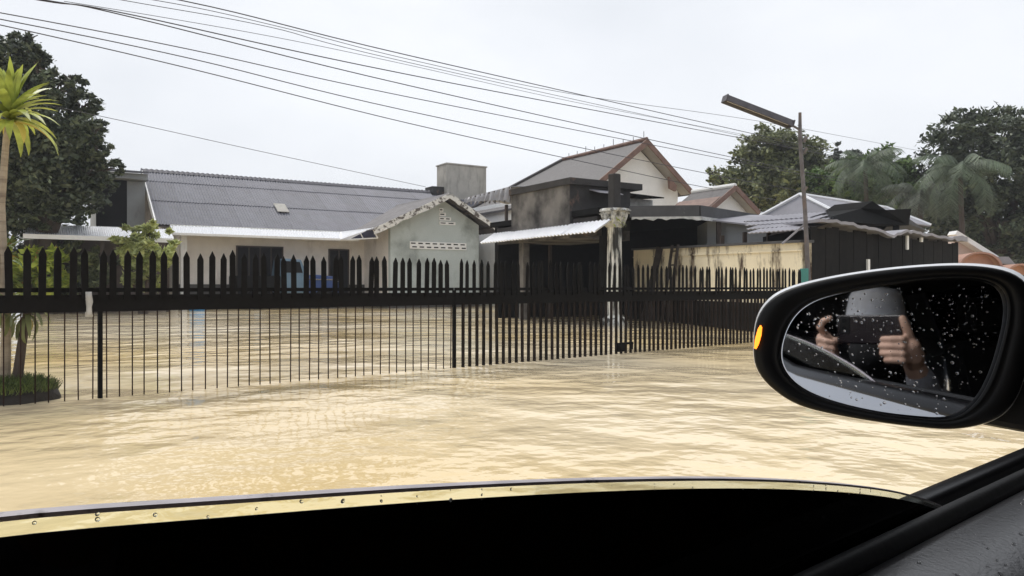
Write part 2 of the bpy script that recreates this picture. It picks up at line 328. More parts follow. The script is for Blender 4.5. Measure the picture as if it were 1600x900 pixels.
ux = Vector((1, 0, 0)); uy = Vector(dv); uz = ux.cross(uy)
o.matrix_local = Matrix(((1, 0, 0, uu), (0, uy.y, uz.y, vE + dv[1] * s0), (0, uy.z, uz.z, zE + dv[2] * s0 + .06), (0, 0, 0, 1)))
MB().bar((uL - .02, vE, zE - .06), (uL - .02, vR, zR - .06), .05, .26).build('verge_board', 'white', house)
# openings in the front wall
def opening(px0, px1, py, name='door', z0=.15, panels=2):
    a = HF.onv(px0, py, 0); b = HF.onv(px1, py, 0)
    d = MB().box(a[0], b[0], -.05, -.006 + .02, z0, a[2]).build(name, 'dark', house)
    f = MB()
    f.box(a[0] - .06, a[0], -.07, .02, z0, a[2] + .06).box(b[0], b[0] + .06, -.07, .02, z0, a[2] + .06).box(a[0], b[0], -.07, .02, a[2], a[2] + .06)
    f.build('frame', 'wood', d)
    for i in range(1, panels):
        x = a[0] + (b[0] - a[0]) * i / panels; MB().box(x - .03, x + .03, -.065, -.045, z0, a[2]).build('stile', 'wood', d)
opening(371, 440, 386, 'garage_door', .1, 4); opening(515, 543, 391, 'door', .15, 2); opening(573, 580, 391, 'window', 1.0, 1); opening(590, 602, 390, 'door', .15, 1)
a = HF.onv(283, 400, -.8); MB().box(a[0] - .0, a[0] + .22, -.8, -.6, GZ, zE - .15).build('porch_post', 'white', house)
a = HF.onv(608, 380, -.1); MB().tube([(a[0], -.1, .8), (a[0], -.1, a[2])], .03).build('downpipe', 'white', house)
# white awning strip under the eave, in lengths
a = HF.onv(266, 352, -.95); b = HF.onv(268, 366, -1.45); e = HF.onv(536, 362, -.95)
al = math.hypot(.5, a[2] - b[2]); seg = corrugated(1.5, al, 12, .018, name='awning_sheet')
x = a[0]
while x < e[0] - .4:
    place_sheet(seg, 'awning_sheet', 'awning', house, (x, -1.45, b[2] + random.uniform(-.012, .012)), (1, random.uniform(-.006, .006), 0), (0, .5, a[2] - b[2])); x += 1.49
MB().box(a[0], x, -.9, -.80, a[2] - .05, a[2] + .04).build('awning_rail', 'white', house)
MB().bar((x, -1.5, b[2] + .02), (a[0], -1.5, b[2] + .02), .05, .09).build('gutter', 'white', house)
# green gabled wing
gv = -3.0; gu0 = HF.onv(610, 460, gv)[0]; gu1 = HF.onv(748, 460, gv)[0]
ov = -3.7; ap = HF.onv(703, 304, ov); el = HF.onv(584, 359, ov); er = HF.onv(786, 363, ov)
am = (el[0] + er[0]) / 2; ua = (ap[0] + am) / 2 * 0 + ap[0]; ze = (el[2] + er[2]) / 2
slope_l = (ap[2] - el[2]) / (ap[0] - el[0]); slope_r = (ap[2] - er[2]) / (er[0] - ap[0])
th = .16
zt = lambda uu: ap[2] - th - (slope_l * (ap[0] - uu) if uu < ap[0] else slope_r * (uu - ap[0]))
wing = MB().prism([(gu0, gv, .35), (gu1, gv, .35), (gu1, gv, zt(gu1)), (ap[0], gv, zt(ap[0])), (gu0, gv, zt(gu0))], (0, .22, 0)).build('gable_wall', 'green', house)
MB().box(gu0, gu0 + .2, gv + .22, 0, .35, zt(gu0)).build('wing_side_wall', 'plaster', house)
MB().box(gu1 - .2, gu1, gv + .22, 0, .35, zt(gu1)).build('wing_side_wall', 'green', house)
MB().box(gu0 - .03, gu1 + .03, gv - .03, gv + .25, GZ, .35).build('wing_plinth', 'plinth', house)
vend = vE + (ap[2] - zE) / (zR - zE) * (vR - vE) + .3
for sgn, q in ((-1, el), (1, er)):
    L_ = math.hypot(q[0] - ap[0], ap[2] - q[2])
    me = corrugated(vend - ov, L_, 22, .019, name='wing_roof_slope')
    if sgn < 0: place_sheet(me, 'wing_roof_slope', 'asb2', house, (q[0], vend, q[2] + .02), (0, -1, 0), (ap[0] - q[0], 0, ap[2] - q[2]))
    else: place_sheet(me, 'wing_roof_slope', 'asb2', house, (q[0], ov, q[2] + .02), (0, 1, 0), (ap[0] - q[0], 0, ap[2] - q[2]))
    # rake board with ragged lower edge and a purlin row
    d = Vector((ap[0] - q[0], 0, ap[2] - q[2])); n = 14; poly = []
    for i in range(n + 1): p = Vector((q[0], ov - .02, q[2])) + d * i / n; poly.append(tuple(p + Vector((0, 0, .07))))
    for i in range(n, -1, -1): p = Vector((q[0], ov - .02, q[2])) + d * i / n; poly.append(tuple(p - Vector((0, 0, .20 + random.uniform(-.05, .04)))))
    MB().prism(poly, (0, -.03, 0)).build('rake_board', 'flaky', house)
    for f_ in (.2, .6): p = Vector((q[0], ov, q[2])) + d * f_; MB().box(p.x - .04, p.x + .04, ov + .05, 0, p.z - .16, p.z - .05).build('purlin', 'wood', house)
MB().loft([[(ap[0] - .22, v_, ap[2] - .09), (ap[0], v_, ap[2] + .08), (ap[0] + .22, v_, ap[2] - .09), (ap[0], v_, ap[2] - .02)] for v_ in (ov - .05, vend)]).build('wing_ridge_cap', 'asb2', house)
def vent(x0, x1, y0, y1, rows):
    a = HF.onv(x0, y0, gv); b = HF.onv(x1, y1, gv)
    p = MB().box(a[0], b[0], gv - .05, gv, b[2], a[2]).build('vent_panel', 'white', house)
    n = len(rows); h = (a[2] - b[2]) / n
    for r, cnt in enumerate(rows):
        zc = a[2] - h * (r + .5); wid = (b[0] - a[0]) / max(rows)
        for i in range(cnt):
            s = a[0] + wid * (i + .12 + (.18 if r % 2 else 0)); s1 = min(s + wid * .62, b[0] - .03)
            MB().box(s, s1, gv - .053, gv - .045, zc - h * .17, zc + h * .17).build('vent_slot', 'dark', p)
vent(640, 728, 377, 391, (8, 8))
for i, (x0, x1) in enumerate(((686, 692), (686, 696), (686, 704), (686, 711))):   # stepped little vent near the apex
    vent(x0, x1, 325 + i * 7, 331 + i * 7, ((1, 1, 2, 2)[i],))
# awning end that turns up to the wing, with its little white bracket
a1 = HF.onv(536, 366, -1.2); p0 = Vector(HF.onv(546, 374, -2.0)); p1 = Vector(HF.onv(590, 372, -3.2)); p2 = Vector(HF.onv(582, 356, -3.2)); p3 = Vector(HF.onv(532, 362, -1.0)); p4 = Vector(HF.onv(530, 374, -1.5))
MB().prism([tuple(p4), tuple(p0), tuple(p2), tuple(p3)], (0, .03, -.02)).build('awning_corner', 'awning', house)
br = MB(); br.bar(p0, p1, .05, .05).bar(p1, p2, .05, .05).bar((p0 + p1) / 2, (p0 + p2) / 2, .04, .04); br.build('awning_bracket', 'white', house)
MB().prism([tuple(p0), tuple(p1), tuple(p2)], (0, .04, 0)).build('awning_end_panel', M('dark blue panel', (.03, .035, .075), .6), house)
# rear wing at the end of the house
rw = thing('rear_wing', 'beige rear annex with dark doorway at the tree end of the long house', 'outbuilding', HF.w(uL, 1.0, 0), HF.deg)
z1 = HF.onv(200, 266, 4.5)[2]; w0 = HF.onv(150, 300, 2.0)[0] - uL; wx = HF.onv(198, 300, 2.0)[0] - uL
MB().box(w0, wx, .9, 1.0, GZ, z1 - .8).build('doorway', 'dark', rw)
MB().box(wx, -.1, .85, 1.05, GZ, z1 - .8).build('wall', 'greyw', rw)
MB().box(w0, -.1, 1.1, 5, GZ, z1 - .8).build('rear_wall', 'greyw', rw)
MB().box(w0 - .2, -.06, .3, 1.1, z1 - .78, z1 - .55).build('soffit', 'greyw', rw)
MB().hexa([(w0 - .4, .1, z1 - .55), (-.05, .1, z1 - .55), (-.05, 5, z1 + .1), (w0 - .4, 5, z1 + .1), (w0 - .4, .1, z1 - .47), (-.05, .1, z1 - .47), (-.05, 5, z1 + .2), (w0 - .4, 5, z1 + .2)]).build('roof', 'asb', rw)
# left awning with its posts
av = -3.5; pl = HF.onv(36, 366, av); pr = HF.onv(272, 376, av); zt_ = HF.onv(120, 352, av + 1.2)[2]
la = thing('porch_awning', 'long white porch awning on posts behind the croton shrubs', 'awning', HF.w(pl[0], av, 0), HF.deg)
Lw = pr[0] - pl[0]; zb = (pl[2] + pr[2]) / 2; n = 6
for i in range(n):
    me = corrugated(Lw / n + .02, math.hypot(1.3, zt_ - zb), 12, .018, name='awning_sheet')
    place_sheet(me, 'awning_sheet', 'awning', la, (Lw / n * i, 0, zb + random.uniform(-.01, .01)), (1, 0, 0), (0, 1.3, zt_ - zb))
MB().bar((0, -.02, zb - .03), (Lw, -.02, zb - .03), .05, .15).build('edge_rail', 'white', la)
for x in (.2, Lw * .5, Lw - .2): MB().box(x - .05, x + .05, .05, .15, GZ, zb).build('post', 'wood', la)
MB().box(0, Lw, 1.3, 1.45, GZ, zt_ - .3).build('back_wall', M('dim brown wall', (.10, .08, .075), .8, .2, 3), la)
# blue pickup and drum by the wall
tk = HF.onv(476, 448, -1.3); truck = thing('pickup_truck', 'small blue pickup with pale cab parked against the cream house wall', 'truck', HF.w(tk[0], -1.3, GZ + .42), HF.deg)
tag(MB().hexa([HF.w(-1.5, -3.2, GZ), HF.w(9, -3.2, GZ), HF.w(9, -.05, GZ), HF.w(-1.5, -.05, GZ), HF.w(-1.5, -3.2, -.04), HF.w(9, -3.2, -.04), HF.w(9, -.05, -.02), HF.w(-1.5, -.05, -.02)]).build('yard_slab', 'plinth'), 'raised yard slab just under the water before the cream house', 'pavement', kind='structure')
g = .42
MB().prism([(-.15, -.75, .95 + g), (.2, -.75, 1.02 + g), (1.15, -.75, .93 + g), (1.25, -.75, .6 + g), (1.25, -.75, .25 + g), (-.15, -.75, .25 + g)], (0, 1.5, 0)).build('hood', 'blue', truck, .06)
MB().prism([(-1.15, -.72, .25 + g), (-.15, -.72, .25 + g), (-.12, -.72, 1.0 + g), (-.35, -.72, 1.62 + g), (-1.1, -.72, 1.66 + g), (-1.2, -.72, 1.0 + g)], (0, 1.44, 0)).build('cab', 'lblue', truck, .05)
MB().prism([(-1.05, -.735, 1.08 + g), (-.3, -.735, 1.08 + g), (-.42, -.735, 1.52 + g), (-1.0, -.735, 1.55 + g)], (0, .012, 0)).build('window', 'dark', truck)
MB().box(-2.9, -1.2, -.75, .7, .45 + g, .95 + g).build('cargo_bed', 'black', truck, .03)
MB().box(1.25, 1.33, -.7, .7, .3 + g, .45 + g).build('bumper', 'chrome', truck, .02)
MB().bar((-.15, -.77, .82 + g), (1.2, -.77, .80 + g), .02, .05).build('side_moulding', 'chrome', truck)
for y in (-.55, .55): MB().box(1.25, 1.29, y - .1, y + .1, .55 + g, .75 + g).build('headlight', 'tube', truck)
for x in (.62, -2.1):
    for y in (-.78, .63):
        w_ = MB().tube([(x, y, .36), (x, y + .18, .36)], .36, 20).build('wheel', 'rubber', truck); MB().tube([(x, y - .01, .36), (x, y + .03, .36)], .17, 14).build('rim', 'lblue', w_)
    MB().prism([(x + .46 * math.cos(q), -.765, .40 + .46 * math.sin(q)) for q in [math.pi * i / 10 for i in range(11)]], (0, .03, 0)).build('wheel_arch', 'black', truck)
dp = HF.onv(308, 462, -2.2)
tag(MB().lathe([(.22, GZ), (.27, GZ + .05), (.27, GZ + .45), (.285, GZ + .47), (.27, GZ + .5), (.27, .45), (.22, .52), (.2, .50), (.05, .49)], 18, HF.w(dp[0], -2.2, 0)).build('plastic_drum', 'drum'), 'bright blue plastic drum standing in water before the cream house', 'drum')

# ------------------------------------------------------------------ concrete building with carport and column
cw = G(960, 508); cu, cv, _ = HF.loc(cw)
shop = thing('concrete_carport', 'mouldy concrete carport building with white scalloped awning and roof box', 'building', HF.w(cu, cv, 0), HF.deg)
SF = Fr(HF.w(cu, cv, 0), HF.deg)
# column
col = MB().lathe([(.30, GZ), (.30, -.1), (.27, .12), (.22, .2), (.19, .24), (.185, 2.3), (.19, 2.32)], 20)
rr = []
for z, rad in ((GZ, .32), (.05, .32), (.16, .27), (.22, .2), (.26, .185), (2.42, .165), (2.46, .20)):
    rr.append([((rad - (.018 if k % 3 == 0 and .25 < z < 2.43 else 0)) * math.cos(2 * math.pi * k / 48), (rad - (.018 if k % 3 == 0 and .25 < z < 2.43 else 0)) * math.sin(2 * math.pi * k / 48), z) for k in range(48)])
column = MB().loft(rr).build('column', 'colm', shop)
capr = []
for z, rad, sc_ in ((2.28, .17, 0), (2.33, .20, .03), (2.40, .21, .045), (2.48, .25, .04), (2.58, .26, .06), (2.64, .27, .02), (2.66, .35, .04), (2.72, .33, 0)):
    capr.append([((rad + sc_ * math.cos(8 * 2 * math.pi * k / 64)) * math.cos(2 * math.pi * k / 64), (rad + sc_ * math.cos(8 * 2 * math.pi * k / 64)) * math.sin(2 * math.pi * k / 64), z) for k in range(64)])
cp = MB().loft(capr).build('capital', 'capm', column)
for k in range(4):
    q = math.pi / 4 + k * math.pi / 2; c_ = (.33 * math.cos(q), .33 * math.sin(q), 2.66)
    MB().tube([(c_[0] + .045 * math.cos(t) * math.cos(q), c_[1] + .045 * math.cos(t) * math.sin(q), c_[2] + .045 * math.sin(t)) for t in [i * .7 for i in range(9)]], .022, 6).build('volute', 'capm', cp)
zb = SF.onu(890, 278, -.35); BZ = zb[2]; bv0 = zb[1]; be = SF.onv(984, 330, bv0); bs = SF.onv(999, 297, bv0); bl = SF.onu(808, 293, -.35)
pt = SF.onv(963, 270, 0)
MB().box(-.11, .11, -.11, .11, 2.72, pt[2] - .03).build('post_stub', 'concd', shop, .03)
MB().box(-.35, be[0], bv0, bl[1] + .3, 2.1, BZ - .16).build('roof_box', 'conc', shop)
MB().box(-.42, bs[0], bv0 - .12, bl[1] + .32, BZ - .157, BZ).build('roof_box_slab', 'concd', shop)
MB().box(-.353, be[0] + .003, bv0 - .012, bv0 - .001, 2.35, BZ - .163).build('shaded_front_face', 'concd', shop)  # darker sheet: the box's unlit front put into colour, with brown stains
lg0 = SF.onv(926, 296, bv0 - .15); lg1 = SF.onv(957, 301, bv0 - .15)
MB().hexa([(lg0[0], bv0 - .45, lg0[2] - .12), (lg1[0] + .1, bv0 - .45, lg0[2] - .12), (lg1[0] + .1, bv0, lg0[2]), (lg0[0], bv0, lg0[2]), (lg0[0], bv0 - .45, lg0[2] - .1), (lg1[0] + .1, bv0 - .45, lg0[2] - .1), (lg1[0] + .1, bv0, lg0[2] + .03), (lg0[0], bv0, lg0[2] + .03)]).build('ledge', 'tin', shop)
# small dark canopy and white valance seen between box and white house
q0 = SF.onv(980, 303, bv0 + 1.0); q1 = SF.onv(1022, 306, bv0 + 1.0); q2 = SF.onv(1016, 320, bv0 + 1.2)
MB().hexa([(be[0] + .05, bv0 + .6, q0[2] - .06), (q1[0], bv0 + .6, q0[2] - .1), (q1[0], bv0 + 2, q0[2]), (be[0] + .05, bv0 + 2, q0[2] + .03), (be[0] + .05, bv0 + .6, q0[2] - .02), (q1[0], bv0 + .6, q0[2] - .07), (q1[0], bv0 + 2, q0[2] + .04), (be[0] + .05, bv0 + 2, q0[2] + .07)]).build('side_canopy', 'black', shop)
z0_ = SF.onv(1000, 311, bv0 + 1.1)[2]
MB().box(be[0] + .06, q2[0], bv0 + 1.1, bv0 + 1.16, 2.9, z0_).build('valance', 'edge', shop)
# flat roof, fascia pieces, carport interior
A = SF.loc(P(984, 322, 18.2)); B = SF.loc(P(1092, 321, 18.05)); C = SF.loc(P(1182, 335, 20.4)); D = SF.loc(P(1210, 342, 21.6))
zf = A[2]
MB().prism([(-.3, .2, 2.62), (A[0], A[1] + .16, 2.62), (B[0], B[1] + .16, 2.62), (C[0], C[1] + .16, 2.62), (D[0] + .5, 5.2, 2.62), (-.3, 5.2, 2.62)], (0, 0, .14)).build('roof_slab', 'black', shop)
for p, q in ((A, B), (B, C), (C, D)):
    MB().bar((p[0], p[1], zf - .14), (q[0], q[1], zf - .14), .12, .28).build('fascia', 'fascia', shop)
    n = 16; poly = []
    for i in range(n + 1): poly.append((p[0] + (q[0] - p[0]) * i / n, p[1] + (q[1] - p[1]) * i / n - .064, zf - .27))
    for i in range(n, -1, -1): poly.append((p[0] + (q[0] - p[0]) * i / n, p[1] + (q[1] - p[1]) * i / n - .064, zf - .31 - random.uniform(0, .06)))
    MB().prism(poly, (0, -.015, 0)).build('frayed_edge', 'edge', shop)
aw0 = SF.onu(941, 352, -.6); aw1 = SF.onu(760, 374, -.6)
zA = (aw0[2] + aw1[2]) / 2; La = aw1[1] - aw0[1]
nn = 4
for i in range(nn):
    me = corrugated(La / nn + .02, .58, 9, .022, name='awning_sheet')
    place_sheet(me, 'awning_sheet', 'awning', shop, (-.80, aw1[1] - La / nn * i, zA - .13 + random.uniform(-.008, .008)), (0, -1, 0), (.50, 0, .30))
MB().box(-.25, -.1, .34, aw1[1], zA - .16, zA + .3).build('beam', 'concd', shop)
MB().box(-.2, 4.6, aw1[1], aw1[1] + .2, GZ, 2.62).build('back_wall', 'black', shop)  # inner walls and slab near black: the dim interior put into their colour
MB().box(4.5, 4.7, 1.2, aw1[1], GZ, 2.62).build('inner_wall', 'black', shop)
pp = SF.onu(819, 400, -.12)
MB().box(-.22, -.02, pp[1] - .11, pp[1] + .11, GZ, zA - .16).build('carport_post', 'conc', shop)
MB().box(-.05, .35, .25, .5, GZ, 2.62).build('pier', 'black', shop)
# tarpaulin over the extension behind the roof box
tv0 = bl[1] + .32; tv1 = SF.onu(738, 308, -.35)[1] + .4
tarp = thing('tarpaulin_roof', 'grey tarpaulin draped on a frame beside the concrete roof box', 'tarpaulin', SF.w(-.35, tv0, 0), HF.deg)
m = MB(); rows = []; zt0 = SF.onu(808, 289, -.35)[2]; zt1 = SF.onu(738, 307, -.35)[2]
for i in range(49):
    f_ = i / 48; v_ = (tv1 - tv0) * f_; zt_i = zt0 + (zt1 - zt0) * f_; wv = .06 * math.sin(i * 1.25) + .03 * math.sin(i * 2.1)
    drop = .42 * (1 - .62 * f_) + .05 * math.sin(i * 1.3)
    rows.append([(wv - .06, v_, zt_i - drop), (wv * .7 - .03, v_, zt_i - drop * .45), (0, v_, zt_i), (.5, v_, zt_i + .04 + .02 * math.sin(i)), (1.5, v_, zt_i - .1)])
m.loft(rows, cap=False, closed=False); o = m.build('cover', 'tarp', tarp); so = o.modifiers.new('s', 'SOLIDIFY'); so.thickness = .012
for v_ in (.1, (tv1 - tv0) - .1):
    for u_ in (1.4,): MB().box(u_ - .04, u_ + .04, v_ - .04, v_ + .04, GZ, (zt0 + (zt1 - zt0) * v_ / (tv1 - tv0)) - .06 - .06 * u_).build('pole', 'wood', tarp)
MB().bar((.02, 0, zt0 - .03), (.02, tv1 - tv0, zt1 - .03), .04, .04).build('edge_rail', 'wood', tarp)
# planter near the column foot
pq = SF.loc(G(994, 494)); tag(MB().lathe([(.26, GZ), (.30, 0), (.33, .55), (.36, .6), (.33, .62), (.28, .58), (.05, .56)], 18, SF.w(pq[0], pq[1], 0)).build('planter', 'concd'), 'dark round concrete planter at the foot of the white column', 'planter')
fern = thing('epiphyte_fern', 'small green fern growing on the white column shaft', 'fern', SF.w(0, 0, 2.40), HF.deg)
for i in range(12):
    q = R(-160 + 140 * i / 11) ; d = Vector((math.cos(q), math.sin(q), 0)); b0 = Vector((d.x * .16, d.y * .16, 0)); s = Vector((-d.y, d.x, 0)) * .022; up = .10 * math.sin(i * 2.3)
    p1 = b0 + d * .07 + Vector((0, 0, .05 + up)); p2 = b0 + d * .14 + Vector((s.x * 3, s.y * 3, up - .05))
    MB().add([b0 - s * .4, b0 + s * .4, p1 + s, p1 - s, p2], [(0, 1, 2, 3), (3, 2, 4)]).build('leaf', 'drac', fern)

# ------------------------------------------------------------------ water tower behind the house
tw = HF.onv(698, 256, 3.2); te = HF.onv(760, 263, 3.2); tl = HF.onu(687, 259, tw[0])
tower = thing('water_tower', 'weathered square concrete water tank rising behind the house roof', 'water tank', HF.w(tw[0], 3.2, 0), HF.deg)
tw_, td = te[0] - tw[0], max(1.2, tl[1] - 3.2)
MB().box(0, tw_, 0, td, zR - .9, tw[2]).build('tank', 'tank', tower, .03)
MB().box(-.04, tw_ + .04, -.04, td + .04, tw[2], tw[2] + .07).build('rim', 'tank', tower)
MB().box(.15, tw_ - .15, .15, td - .15, GZ, zR - .9).build('shaft', 'conc', tower)
lo = HF.onu(675, 291, tw[0] - .05); MB().box(-.7, -.004, .3, 1.2, GZ, HF.onv(680, 291, 3.5)[2]).build('side_block', 'concd', tower)

# ------------------------------------------------------------------ white gabled house behind
Ya = 31.0; ax = P(1011, 219, Ya); WF = Fr((ax[0], ax[1], 0), 32.4)
wh = thing('white_house', 'white gabled house with dark tiled roof and red brown rake boards', 'house', (ax[0], ax[1], 0), 32.4)
za = ax[2]; rb = WF.onv(1083, 301, 0); hw = rb[0]; slope = (za - rb[2]) / hw; lb = -hw * 1.28
rv = WF.onu(880, 255, 0)[1]; ez = za - slope * hw; hv = rv + 4.5
wall = MB().prism([(lb * .93, .55, GZ), (hw * .86, .55, GZ), (hw * .86, .55, za - slope * hw * .86 - .2), (0, .55, za - .25), (lb * .93, .55, za + slope * lb * .93 - .2)], (0, .2, 0)).build('gable_wall', 'whouse', wh)
MB().box(hw * .8, hw * .86, .75, hv, GZ, ez).build('side_wall', 'whouse', wh); MB().box(lb * .93, lb * .87, .75, hv, GZ, ez - .2).build('side_wall', 'whouse', wh)
rf = MB()
zl = za + slope * lb
MB().prism([(0, 0, za), (0, rv, za), (lb, hv, zl), (lb, 0, zl)], (0, 0, -.1)).build('roof_slope', 'tiles', wh)
MB().prism([(0, 0, za), (0, rv, za), (hw, hv, ez), (hw, 0, ez)], (0, 0, -.1)).build('roof_slope', 'tiles', wh)
MB().prism([(0, rv, za), (lb, hv, zl), (hw, hv, ez)], (0, 0, -.1)).build('roof_hip', 'tiles', wh)
for q in ((lb, zl), (hw, ez)):
    MB().bar((0, -.02, za - .07), (q[0], -.02, q[1] - .07), .06, .22).build('rake_board', 'rtiles', wh)
    MB().bar((0, .30, za - .16), (q[0] * .95, .30, za + (q[1] - za) * .95 - .16), .55, .03).build('soffit', 'soffit', wh)
MB().tube([(0, 0, za + .05), (0, rv, za + .05)], .09, 8).build('ridge_tile_row', 'rtiles', wh)
MB().tube([(0, rv, za + .05), (lb, hv, zl + .05)], .08, 8).build('hip_tile_row', 'tiles', wh)
bx_ = hw * .62; MB().prism([(bx_ - .3, .1, za - slope * bx_ - .15), (bx_ + .15, .1, za - slope * bx_ - .5), (bx_ + .1, .1, za - slope * bx_ - .75), (bx_ - .25, .1, za - slope * bx_ - .65)], (0, .12, 0)).build('bracket', 'rtiles', wh)
for i in range(9):                                                     # short spikes along the ridge
    v_ = rv * (i + .3) / 9; MB().tube([(0, v_, za), (0, v_, za + .28 + .12 * (i % 3 == 0))], .014, 5).build('ridge_spike', 'wire', wh)
Yb = 27.5; bx2 = P(1149, 291, Yb); PF = Fr((bx2[0], bx2[1], 0), 32.4)
pw = thing('porch_wing', 'small white gabled porch wing with red brown rake beside the gabled house', 'house', (bx2[0], bx2[1], 0), 32.4)
r2 = PF.onv(1186, 331, 0); h2 = r2[0]; s2 = (bx2[2] - r2[2]) / h2; v2 = PF.onu(1082, 299, 0)[1]; zz = bx2[2]
MB().prism([(-h2 * .85, .4, GZ), (h2 * .85, .4, GZ), (h2 * .85, .4, zz - s2 * h2 * .85 - .12), (0, .4, zz - .15), (-h2 * .85, .4, zz - s2 * h2 * .85 - .12)], (0, .2, 0)).build('gable_wall', 'whouse', pw)
for sgn in (-1, 1):
    MB().prism([(0, 0, zz), (0, v2, zz), (sgn * h2, v2, r2[2]), (sgn * h2, 0, r2[2])], (0, 0, -.08)).build('roof_slope', 'tiles', pw)
    MB().bar((0, -.02, zz - .05), (sgn * h2, -.02, r2[2] - .05), .05, .18).build('rake_board', 'rtiles', pw)
    MB().bar((0, .2, zz - .12), (sgn * h2 * .97, .2, r2[2] - .12), .36, .03).build('soffit', 'soffit', pw)
MB().tube([(0, 0, zz + .03), (0, v2, zz + .03)], .09, 8).build('ridge_tile_row', 'whouse', pw)
MB().prism([(-h2, .05, r2[2] + .05), (-h2 * .55, .05, zz - s2 * h2 * .55 + .05), (-h2 * .55, v2, zz - s2 * h2 * .55 + .05), (-h2, v2, r2[2] + .05)], (0, 0, .02)).build('red_tile_patch', 'rtiles', pw)
for sgn in (-1, 1): MB().box(sgn * h2 * .82 - .1, sgn * h2 * .82 + .1, .6, v2, GZ, r2[2] + .1).build('side_wall', 'whouse', pw)

# ------------------------------------------------------------------ the fence and the gate
FF = Fr(G(0, 636), 39.9)
ut = 1.205; zr0, zr1 = .70, .835
def picket_mesh(w, z0, z1, t=.014):
    m = MB(); m.prism([(-w / 2, -t / 2, z0), (w / 2, -t / 2, z0), (w / 2, -t / 2, z1 - .055), (0.0, -t / 2, z1), (-w / 2, -t / 2, z1 - .055)], (0, t, 0)); return m.mesh('picket')
def rod_mesh(w, z0, z1): return MB().box(-w / 2, w / 2, -w / 2, w / 2, z0, z1).mesh('rod')
uP1 = FF.onv(155, 500, 0)[0]; uP2 = FF.onv(712, 500, 0)[0]; uE = FF.onv(1254, 430, 0)[0]
def fence_run(root, u0, u1, base, sp, wp, wr, rail_t):
    pm = picket_mesh(wp, .80, ut); rm = rod_mesh(wr, GZ, zr0 + .02); rodm = 'rod' if wr < .02 else 'gaterod'; n = int((u1 - u0) / sp)
    for i in range(n + 1):
        x = u0 + i * sp - base + random.gauss(0, .0035)
        o = put('picket', pm, 'picket', root); o.location = (x, random.uniform(-.003, .003), random.gauss(0, .010)); o.rotation_euler = (random.gauss(0, .008), random.gauss(0, .011), 0)
        if x + sp * .6 < u1 - base + .02:
            o = put('rod', rm, rodm, root); o.location = (x + sp * .55, .022, 0); o.rotation_euler = (random.gauss(0, .004), random.gauss(0, .004), 0)
    MB().box(u0 - base - sp * .6, u1 - base + .03, .009, .036, zr0, zr1).build('lower_rail', 'picket', root)
    MB().box(u0 - base - sp * .6, u1 - base + .03, .009, .030, zr1 + .022, zr1 + .055).build('upper_rail', 'picket', root)
fence = thing('picket_fence', 'black iron fence with pointed pickets above thin rusty rods in the flood', 'fence', (*FF.w(uP1, 0, 0)[:2], 0), FF.deg)
SPC = .0975
fence_run(fence, uP1 - 1.95, uP2 - .05, uP1, SPC, .050, .0085, .03)
for x in (0.012, uP2 - uP1): MB().box(x - .016, x + .016, .012, .045, GZ, .86).build('post', 'picket', fence)
gate = thing('sliding_gate', 'black iron gate with closely set pickets and thick bars beyond the fence post', 'gate', (*FF.w(uP2, 0, 0)[:2], 0), FF.deg)
fence_run(gate, uP2 + .06, uE, uP2, SPC, .040, .027, .03)
lt = FF.onv(974, 546, 0); LX = lt[0] - uP2
la_ = MB().box(LX - .12, LX + .0, -.03, .02, .03, .12).build('latch', 'picket', gate); MB().bar((LX - .12, -.01, .135), (LX + .18, -.01, .135), .02, .03).build('bolt', 'picket', la_)
MB().bar((LX + .16, -.01, .05), (LX + .16, -.01, .15), .02, .03).build('bolt_end', 'picket', la_)
tp = FF.w(uE + .09, 0.02, 0); tag(MB().box(tp[0] - .06, tp[0] + .06, tp[1] - .05, tp[1] + .05, GZ, 1.22).build('gate_post', 'teal', None, .008), 'teal painted post at the end of the black gate by the cream wall', 'post')
rg = FF.onv(139, 470, 0); rag = thing('plastic_rag', 'grey plastic strip tied around the black fence rail', 'rag', (*FF.w(rg[0], 0, 0)[:2], .72), FF.deg)
m = MB(); m.loft([[(-.022 + .006 * math.sin(i), -.012 - .004 * math.sin(i * 1.7), z), (.0, -.022, z), (.022 + .005 * math.cos(i * 2), -.013, z), (.02, .045, z), (-.02, .045, z)] for i, z in enumerate((-.06, -.02, .02, .06, .1, .14))]); m.build('strip', 'rag', rag, smooth=True)

# ------------------------------------------------------------------ cream boundary wall, ladder, shed rows on the right
c0 = G(990, 497); c1 = FF.w(uE + .22, .12, 0)
dx, dy = c1[0] - c0[0], c1[1] - c0[1]; cl = math.hypot(dx, dy); cdeg = math.degrees(math.atan2(dy, dx)); CFm = Fr((c0[0], c0[1], 0), cdeg)
cwall = thing('boundary_wall', 'stained cream boundary wall with black foot behind the gate', 'wall', (c0[0], c0[1], 0), cdeg)
za_ = P(990, 391, c0[1])[2]; zb_ = P(1258, 379, c1[1])[2]
MB().prism([(0, 0, .58), (cl, 0, .58), (cl, 0, zb_), (0, 0, za_)], (0, .18, 0)).build('render', 'creamw', cwall)
MB().box(-.02, cl, -.03, .21, GZ, .58).build('foot', 'black', cwall)  # base course in near black, darker than the render above
MB().hexa([(-.05, -.05, za_), (cl, -.05, zb_), (cl, .23, zb_), (-.05, .23, za_), (-.05, -.05, za_ + .05), (cl, -.05, zb_ + .05), (cl, .23, zb_ + .05), (-.05, .23, za_ + .05)]).build('coping', 'fascia', cwall)
MB().hexa([(0, -.02, za_ - .22), (cl, -.02, zb_ - .15), (cl, 0, zb_ - .15), (0, 0, za_ - .22), (0, -.02, za_ - .19), (cl, -.02, zb_ - .125), (cl, 0, zb_ - .125), (0, 0, za_ - .19)]).build('render_band', 'creamw', cwall)
def onwall(px): return CFm.onv(px, 440, -.1)[0]
